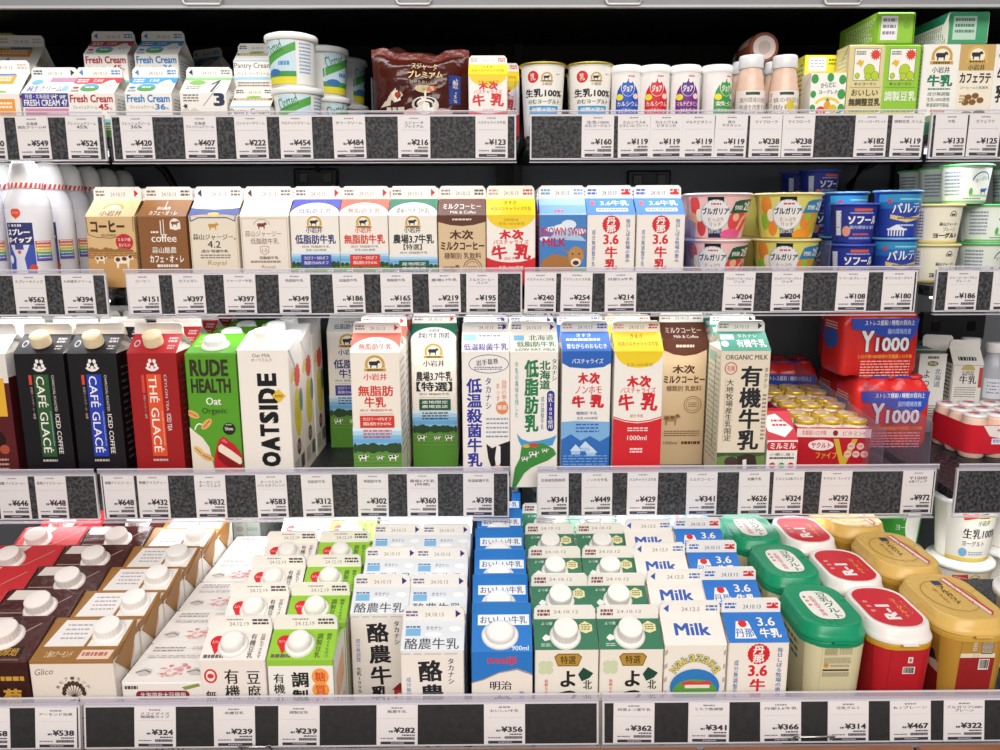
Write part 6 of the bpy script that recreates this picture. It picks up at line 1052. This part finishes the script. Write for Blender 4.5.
def nakaz(F):
    f, r, R, L = F['f'], F['r'], F['R'], F['L']; H = r.H; fin(F, ('l', '#3a5ab0'), None, '#5a7ab8', '24.12.5'); t = F['t']; r.rect(0, 0, 1, H, '#efeae4'); r.t('Milk', .2, H*.28, .78, H*.68, '#3a5fb4', .03)
    for i in range(8): f.poly([(0, .1+.24*i), (.05, .06+.24*i), (.05, .14+.24*i), (0, .18+.24*i)], '#b8b0a8'); f.poly([(.95, .1+.24*i), (1, .06+.24*i), (1, .14+.24*i), (.95, .18+.24*i)], '#b8b0a8')
    for i, ch in enumerate('Nakazawa'):
        a = math.radians(-148+116*i/7); f.t(ch, .5+.4*math.cos(a)-.055, .66+.44*math.sin(a)-.08, .5+.4*math.cos(a)+.055, .66+.44*math.sin(a)+.06, '#2a7a9a', .06, math.degrees(a)+90); f.t(ch, .5+.4*math.cos(a)-.05, .66+.44*math.sin(a)-.075, .5+.4*math.cos(a)+.05, .66+.44*math.sin(a)+.055, '#e8c93a', .02, math.degrees(a)+90)
    f.ell(.5, .72, .4, .32, '#2f7ac0', 26); f.ell(.5, .8, .36, .22, '#5fa03e', 22); f.ell(.42, .66, .14, .05, '#d8443a', 12); f.ell(.66, .66, .12, .05, '#d8443a', 12); f.rect(.34, .68, .74, .74, '#efe8d8'); f.rect(.16, 1.0, .86, 1.2, '#3a5fb4'); f.lines(.2, 1.3, .8, 1.5, 3, '#8a97b0', .4, .07)
    for s in (R, L): s.lines(.12, .2, .88, 1.8, 12, '#b8b4b0', .3, .2)
nk = gable('milk_carton', '', 'milk carton', .0655, .067, .192, .018, .0155, '#f0e9df', nakaz, '#efeae4', group='white cartons reading Milk'); bay(nk, 696, 604, ZF, 4, 'white milk carton with blue Milk lettering on its roof', .067, .0785)
tn = gable('milk_carton', '', 'milk carton', .0640, .067, .1945, .018, .0155, '#f0e8de', tanna(True), '#3378cc', group='blue-roofed red-badge milk cartons'); bay(tn, 759, 604, ZF, 4, 'blue-roofed milk carton with white mountain badge and red disc', .067, .0785)
# almond packs and chocolate packs
def almond(F):
    f, p, R = F['f'], F['p'], F['R']; H = p.H; p.rect(0, 0, 1, H, '#9a6c34'); p.poly([(.14, H*.06), (.58, H*.06), (.54, H*.66), (.06, H*.66)], '#e9e4e0'); p.lines(.2, H*.16, .5, H*.56, 4, '#a8a0b0', .35, .05); p.poly([(.62, H*.06), (.97, H*.06), (.95, H*.66), (.58, H*.66)], '#ede9e5'); p.t('１個のアーモンド', .14, H*.76, .46, H*.9, '#e8d8b8', .01); p.poly([(.56, H*.74), (.94, H*.74), (.92, H*.94), (.54, H*.94)], '#e6c8b4'); p.lines(.58, H*.79, .88, H*.89, 1, '#b8685a', .8, .05)
    f.t('Glico', .06, .08, .28, .16, '#8a6f60', .0, -4, .3); f.rect(.485, .42, .515, .5, '#3a2a22'); f.lines(.44, .49, .56, .51, 1, '#3a2a22', .9, .1)
    for a in range(9):
        t = math.radians(180+a*22.5); f.ell(.5+.12*math.cos(t), .40+.13*math.sin(t), .026, .036, '#4a352a', 10); f.line([(.5, .46), (.5+.1*math.cos(t), .40+.1*math.sin(t))], '#4a352a', .007)
    for i, ch in enumerate('飲むアーモンド'): t = math.radians(205+130*i/6); f.t(ch, .5+.2*math.cos(t)-.02, .40+.2*math.sin(t)-.02, .5+.2*math.cos(t)+.02, .40+.2*math.sin(t)+.02, '#5a463a', .0, math.degrees(t)+90)
    f.vt('アーモンド効果', .4, .7, .6, 1.6, '#4a352a', .02); R.rect(0, .12, 1, R.H, '#efeae4'); R.rect(0, 0, 1, .12, '#9a6c34'); R.ell(.6, .28, .2, .2, '#d8b08a', 16); R.lines(.15, .6, .85, 2.4, 14, '#b8a898', .3, .2)
al = brick('almond_milk_pack', '', 'almond drink', .0885, .0615, .178, '#e9ded2', almond, top='#9a6c34', dh=.018, cap=(.76, .36, .0138, .0135, '#f2efec'), group='brown-topped almond packs', side='#efeae4', flap='#9a6c34')
for k in range(6):
    p = pz_(72, 660, Z4+.178) if k == 0 else None
    if k == 0: bx = p.x+.001; al.location = (bx, Y4+.031, Z4); al['label'] = 'brown-topped almond pack with white cap, front of its line'
    else: dup(al, (bx+random.uniform(-.001, .001), Y4+.031+.0655*k, Z4), 'brown-topped almond pack with white cap, %s in its line' % ORD[k], random.uniform(-.015, .015))
def choco(base, gold):
    def d(F):
        f, p, R, L = F['f'], F['p'], F['R'], F['L']; H = p.H; p.poly([(.1, H*.06), (.5, H*.06), (.42, H*.3), (.06, H*.3)], '#d8ccc4'); p.rect(.52, H*.7, .88, H*.92, '#1f0f0c' if base[1] == '3' else base); p.t('濃厚焙', .56, H*.73, .84, H*.9, gold, .02); p.line([(.05, H*.62), (.6, H*.62), (.9, H*.2)], '#b8a090', .012); p.line([(.1, H*.98), (.9, H*.98)], '#9a8070', .01)
        f.t('葡', .44, .36, .64, .6, gold, .04); f.t('萄', .68, .36, .9, .6, gold, .04); f.lines(.3, .2, .95, .27, 1, gold, .8, .05); f.t('スープ', .5, .72, .86, .84, gold, .01); f.t('オニオン', .44, .88, .94, 1.0, gold, .01); f.rect(.1, 1.1, .9, 1.5, base); f.lines(.1, 1.2, .9, 1.6, 4, gold, .3)
        for s in (R, L): s.line([(.1, .1), (.5, .5), (.9, .1)], '#6a5048', .015); s.lines(.2, .9, .8, 2.2, 10, '#8a6a5a', .3, .2)
    return d
ch = brick('chocolate_drink_pack', '', 'drink carton', .0885, .0615, .180, mat('#3a1c1a', .2, kind='wrinkled_foil'), choco('#3a1c1a', '#c89a3a'), top=mat('#4a2624', .2, kind='wrinkled_foil'), dh=.02, cap=(.58, .5, .0148, .0150, '#efe6e2'), group='chocolate-brown capped packs', flap=mat('#4a2624', .2, kind='wrinkled_foil'))
bx2 = bx-.0905
rd = brick('red_drink_pack', '', 'drink carton', .0885, .0615, .180, '#b81c24', choco('#a01820', '#e0a04a'), top='#c22830', dh=.02, cap=(.34, .5, .0148, .0150, '#efe6e2'), group='red capped packs', flap='#c8343a')
for k in range(6):
    y = Y4+.031+.0655*k
    for o, xx, d in ((ch, bx2, 'dark brown pack with white cap and gold lettering'), (rd, bx2-.0905, 'bright red pack with white cap')):
        lab = d+', '+('front' if k == 0 else ORD[k])+(' of' if k == 0 else ' in')+' its line'
        if k == 0: o.location = (xx, y, Z4); o['label'] = lab
        else: dup(o, (xx, y, Z4), lab, random.uniform(-.02, .02))
# low white soy packs
def sdz(F):
    f, p, R = F['f'], F['p'], F['R']; H = p.H; p.rect(0, 0, 1, H, '#f1ece8')
    for i in range(26): p.ell(random.uniform(.36, .72), H*random.uniform(.56, .88), random.uniform(.015, .05), random.uniform(.008, .03), random.choice(('#e09a9a', '#d8787e', '#ecc0bc')), 8)
    for x in (.2, .84): p.poly([(x-.12, H*.76), (x-.03, H*.66), (x+.08, H*.7), (x+.1, H*.82), (x-.02, H*.86)], '#cfcac6'); p.line([(x-.1, H*.78), (x, H*.72), (x+.08, H*.78)], '#6a6462', .02)
    p.lines(.1, H*.1, .5, H*.26, 2, '#9a949a', .4, .06); p.lines(.1, H*.34, .9, H*.42, 2, '#8a8488', .35, .08); p.line([(0, H*.3), (1, H*.3)], '#c8c0bc', .006); p.lines(.6, H*.1, .9, H*.2, 2, '#b8b0b4', .4, .04)
    f.lines(.04, .05, .2, .1, 1, '#4a4444', .9, .03); f.rect(.22, .12, .78, .24, '#8a2430'); f.ell(.22, .18, .05, .06, '#8a2430'); f.ell(.78, .18, .05, .06, '#8a2430'); f.t('北海道産大豆使用', .22, .14, .78, .22, 'W', .02); f.poly([(.74, .07), (.95, .02), (.97, .06), (.78, .11)], '#8a9a4a'); f.lines(.05, .32, .95, .38, 1, '#8a9aa0', .8, .08); f.ell(.5, .9, .3, .35, '#e8dcc8'); f.t('豆乳', .3, .7, .7, 1.0, '#5a3a2a', .03); R.lines(.12, .2, .88, 1.8, 12, '#c0b4ac', .3, .2)
sz = brick('soy_milk_pack', '', 'soy milk pack', .0855, .0755, .1545, '#efe8e2', sdz, top='#f1ece8', group='low white soy packs', foldflaps=False)
x = pz_(156, 690, Z4+.1545).x; sz.location = (x, Y4+.038, Z4); sz['label'] = 'low white soy pack with red splash and maroon pill, front of its line'
for k in range(1, 5): dup(sz, (x+random.uniform(-.001, .001), Y4+.038+.0785*k, Z4), 'low white soy pack with red splash, %s in its line' % ORD[k], random.uniform(-.012, .012))
# soy drink cartons with printed sides just behind the almond line's end (only sides seen)
def sideprint(F):
    for k in ('L', 'R', 'f'):
        s = F[k]; s.rect(0, 0, 1, s.H, '#c9d0c6'); s.line([(.5, 0), (.5, s.H)], '#8a948c', .01)
        for i in range(5): s.ell(.25, .25+.32*i, .14, .12, '#b4a898', 10); s.lines(.5, .2+.32*i, .9, .34+.32*i, 3, '#7a8a86', .4, .1)
o = brick('carton_box', 'grey-green printed carton box at the back, right of the brown-topped packs', 'carton box', .042, .15, .205, '#c9d0c6', sideprint, foldflaps=False); o.location = (py_(246, 540, 1.18).x, 1.262, Z4)
# ------------------------------------------------------------------ lidded tubs on a riser
def tub(name, w, d, h, body, lidc, rim, deco, liddeco, group, lidtop=None, cat='yogurt tub', inner=None):
    root = thing(name, '', cat, group=group); mb = MB(); k = .88
    mb.loft([rrect(w*k, d*k, w*.24, 6, 0), rrect(w*k*1.01, d*k*1.01, w*.245, 6, .003), rrect(w*.985, d*.985, w*.27, 6, h-.006)], mat(body, .35), True, False, True)
    rim_ = MB(); rim_.loft([rrect(w*1.0, d*1.0, w*.38, 8, h-.0075), rrect(w*1.045, d*1.03, w*.39, 8, h-.0065), rrect(w*1.045, d*1.03, w*.39, 8, h-.002), rrect(w*1.01, d*1.0, w*.38, 8, h)], mat(rim, .3), True, True, False)
    W = w*.985*.5; sl = (w*(.985-k))/2/h
    f = planar(mb, (-W/2, -d*.985/2, h-.006), (1, 0, 0), (0, d*(.985-k)/2, -(h-.006)), W, h-.008); L = planar(mb, (-w*.985/2, d*.4, h-.006), (0, -1, 0), (w*(.985-k)/2, 0, -(h-.006)), d*.8, h-.008)
    f.b = .0003; L.b = .0003; deco(f, L); mb.build('body', root)
    m = MB(); LH_ = .0165
    q = w*.40
    m.loft([rrect(w*1.055, d*1.04, q, 8, h+.0003), rrect(w*1.06, d*1.045, q, 8, h+.002), rrect(w*1.03, d*1.02, q, 8, h+.0055), rrect(w*1.0, d*1.0, q, 8, h+.0075), rrect(w*.97, d*.97, q, 8, h+LH_-.001), rrect(w*.93, d*.94, q, 8, h+LH_+.0006), rrect(w*.87, d*.89, q*.94, 8, h+LH_-.0002)], mat(lidc, .28), True, True, True)
    lf = planar(m, (-w*.45, d*.45, h+LH_-.0001), (1, 0, 0), (0, -1, 0), w*.9, d*.9); lf.b = .0005
    if inner: lf.poly([(.5+(x/(w*.9)), .5*lf.H+y/(w*.9)) for x, y, _ in rrect(w*.84, d*.86, w*.37, 8)], inner)
    liddeco(lf); lid = m.build('lid', root); rim_.build('rim', root)
    t = MB(); t.box((-w*.12, -d*.52-.0045, h+.0008), (w*.12, -d*.52+.002, h+.0022), mat(lidc, .28)); t.build('lid_tab', lid)
    return root
ZT = Z4+.100+.0004
mb = MB(); mb.loft([rrect(.74, .33, .004, 2, 0), rrect(.74, .33, .004, 2, .100)], mat('#232326', .35, kind='granite')); rs = mb.build('tub_riser', None, (.326+.37, Y4+.175, Z4)); tag_(rs, 'dark raised step that carries the lidded yogurt tubs at the right', 'riser')
def gdeco(f, L):
    f.rect(0, 0, 1, f.H, '#d8cfa8'); f.rect(.06, .06, .5, .34, '#c8bd92'); f.lines(.08, .08, .48, .3, 6, '#6a624a', .45, .05); f.lines(.54, .06, .96, .3, 6, '#6f674e', .45, .06); f.lines(.08, .4, .94, .62, 6, '#5f5842', .45, .06); f.ell(.16, .68, .08, .08, '#c8922a', 16); f.lines(.3, .66, .9, .74, 2, '#5f5842', .5, .06); f.rect(.06, .82, .9, .88, '#2a2824'); f.lines(.06, .94, .92, 1.1, 4, '#6a624a', .5); L.rect(0, 0, 1, L.H, '#cfc6a0'); L.lines(.2, .1, .8, .4, 3, '#4a6a4a', .5, .1)
def glid(f):
    H = f.H; q = [(.5+.30*math.copysign(abs(math.cos(a))**.6, math.cos(a)), H*.52+.54*math.copysign(abs(math.sin(a))**.6, math.sin(a))) for a in [i*math.pi/18 for i in range(36)]]; f.poly(q, '#f2efe8'); f.vt('豆乳グルト', .52, H*.2, .74, H*.86, '#2a6a4a', .02); f.vt('乳製品不使用', .36, H*.3, .46, H*.8, '#c8303a', .01); f.lines(.26, H*.3, .32, H*.6, 3, '#c85a4a', .5, .04)
tg = tub('yogurt_tub', .068, .104, .090, '#d8cfa8', '#149468', '#0f8a60', gdeco, glid, 'green-lidded tubs')
def ydeco(f, L):
    for s in (f, L): s.rect(0, 0, 1, s.H, '#b8202a')
    f.rect(.58, .3, .74, .52, '#e8dcd0'); f.ell(.66, .41, .05, .07, '#8a8a80', 12); f.barcode(.44, .66, .84, .92); L.vt('ヨーグルト', .3, .1, .5, .8, '#f0e0d8', .02)
def ylid(f):
    H = f.H; f.t('R-1', .24, H*.44, .66, H*.66, 'W', .04, -90) if False else f.t('R-1', .30, H*.46, .56, H*.82, 'W', .045, -90); f.vt('ヨーグルト', .66, H*.3, .78, H*.78, '#e8b84a', .02); f.vt('プレーン', .82, H*.36, .88, H*.7, '#e8b84a', .01); f.lines(.14, H*.36, .22, H*.7, 3, '#e8a8a0', .4, .03)
tr = tub('yogurt_tub', .0665, .103, .088, '#b8202a', '#f0eae6', '#c89a2a', ydeco, ylid, 'red-lidded tubs', inner='#d02432')
def bdeco(f, L):
    f.rect(0, 0, 1, f.H, '#b98c38'); f.rect(0, .42, 1, .56, '#e6dac0'); f.rect(0, .56, 1, f.H, '#9a2426'); f.rect(.32, .04, .46, .4, '#a8885a'); f.rect(.58, .03, .92, .44, '#7a6a5a'); f.lines(.6, .05, .9, .42, 9, '#e0d6c4', .4, .05); f.lines(.33, .06, .45, .36, 5, '#efe6d4', .4, .03); f.frame(.38, .46, .52, .54, '#c85a4a', .008); f.barcode(.56, .6, .86, .95)
    L.rect(0, 0, 1, L.H, '#b98c38'); L.rect(0, .34, 1, .46, '#e6dac0'); L.rect(0, .46, 1, L.H, '#9a2426'); L.t('ブルガリア', .1, .06, .8, .26, '#241c1c', .04); L.poly([(.62, .28), (.9, .22), (.96, .32), (.7, .4)], '#26264a'); L.t('LB81', .3, .36, .7, .44, '#3a2a22', .02)
def blid(f):
    H = f.H; f.ring(.46, H*.5, .40, .55, '#a87e30', .014, 0, 360, 36); f.poly([(.62, H*.12), (.74, H*.08), (.86, H*.86), (.76, H*.94)], '#c2283a'); f.poly([(.64, H*.12), (.71, H*.1), (.81, H*.88), (.75, H*.92)], '#f0d8d4'); f.vt('プレーン', .66, H*.26, .74, H*.7, '#b82a3a', .015); f.vt('ブルガリア', .40, H*.28, .54, H*.7, '#3a2a1e', .02); f.rect(.42, H*.16, .56, H*.26, '#3a3a6a'); f.vt('ヨーグルト', .28, H*.34, .36, H*.68, '#5a4424', .0)
tb = tub('yogurt_tub', .0755, .119, .0930, '#b98c38', '#dcb564', '#c99f42', bdeco, blid, 'gold-lidded tubs')
for o, x0, ys, nm in ((tg, .3655, (.826, .943, 1.055), 'green-lidded soy yogurt tub'), (tr, .4375, (.823, .931, 1.048), 'red and white lidded tub'), (tb, .5190, (.838, .967, 1.096), 'gold-lidded yogurt tub')):
    for k, yy in enumerate(ys):
        lab = nm+(', nearest the price rail', ', second from the price rail', ', third from the price rail')[k]
        if k == 0: o.location = (x0, yy, ZT); o['label'] = lab
        else: dup(o, (x0-.004*k*(k > 1), yy, ZT), lab, random.uniform(-.006, .006))
# white yogurt tubs behind
def nama(f):
    H = f.H; f.rect(0, 0, 1, H, '#f1ede2'); f.rect(.2, 0, .8, H*.3, '#efe9c8'); f.poly([(.2, H*.12), (.4, H*.06), (.42, H*.2), (.24, H*.26)], '#d42f36'); f.lines(.23, H*.13, .39, H*.19, 2, '#f4dcd8', .5, .03); f.emblem(.5, H*.15, .08); f.t('小岩井', .42, H*.24, .6, H*.34, '#3a3a3a', .015); f.t('生乳100%', .24, H*.4, .76, H*.58, '#1f1f22', .02); f.t('ヨーグルト', .24, H*.62, .56, H*.72, '#2a2a2e', .01); f.ell(.26, H*.84, .06, H*.08, '#7ab0d8'); f.lines(.34, H*.82, .56, H*.9, 2, '#8aa8c0', .5, .03); f.rect(0, H*.94, 1, H, '#e2c84a'); f.lines(.82, H*.1, .97, H*.9, 9, '#8a9ab0', .4, .02)
nt_ = cup('yogurt_tub', '', 'yogurt tub', .045, .037, .098, '#f1ede2', nama, lid='#f3f2ee', lidover=.003, lidh=.006, span=2.5, group='round white yogurt tubs', dome=1)
ZT = Z4; p = py_(962, 540, 1.19); nt_.location = (p.x, 1.19, ZT); nt_['label'] = 'round white yogurt tub, lower of the front pair at the right'
l = nt_.location; dup(nt_, (l.x, l.y, ZT+.1045), 'round white yogurt tub reading 100%, upper of the front pair at right', .1)
dup(nt_, (l.x+.1, l.y+.04, ZT), 'round white yogurt tub, lower one at the right edge by the pair', 1.2); dup(nt_, (l.x+.1, l.y+.04, ZT+.1045), 'round white yogurt tub, upper one at the right edge by the pair', 1.4)
dup(nt_, (pz_(1004, 610, ZT+.18).x+.045, .865, ZT+.1006), 'round white yogurt tub cut by the right edge, beside the gold-lidded tub', .9)
def grn(f): H = f.H; f.rect(0, 0, 1, H, '#3f9c3a'); f.ell(.74, H*.5, .3, H*.5, '#f1efe6', 20, 90, 270); f.poly([(.22, H*.16), (.34, H*.12), (.36, H*.24), (.25, H*.28)], '#d42f36'); f.emblem(.5, H*.18, .08); f.t('小岩井', .38, H*.3, .6, H*.42, 'W', .015); f.t('ヨーグルト', .3, H*.5, .7, H*.62, 'W', .02); f.rect(0, H*.9, 1, H, '#2a7a34')
gt = cup('yogurt_tub', '', 'yogurt tub', .043, .036, .096, '#3f9c3a', grn, lid='#f3f2ee', lidover=.003, lidh=.006, span=2.5, group='round green yogurt tubs', dome=1); p = py_(893, 530, 1.24); gt.location = (p.x, 1.24, ZT); gt['label'] = 'round green yogurt tub, lower one behind the gold-lidded tubs'
dup(gt, (p.x, 1.24, ZT+.1025), 'round green yogurt tub, upper one behind the gold-lidded tubs', .1)
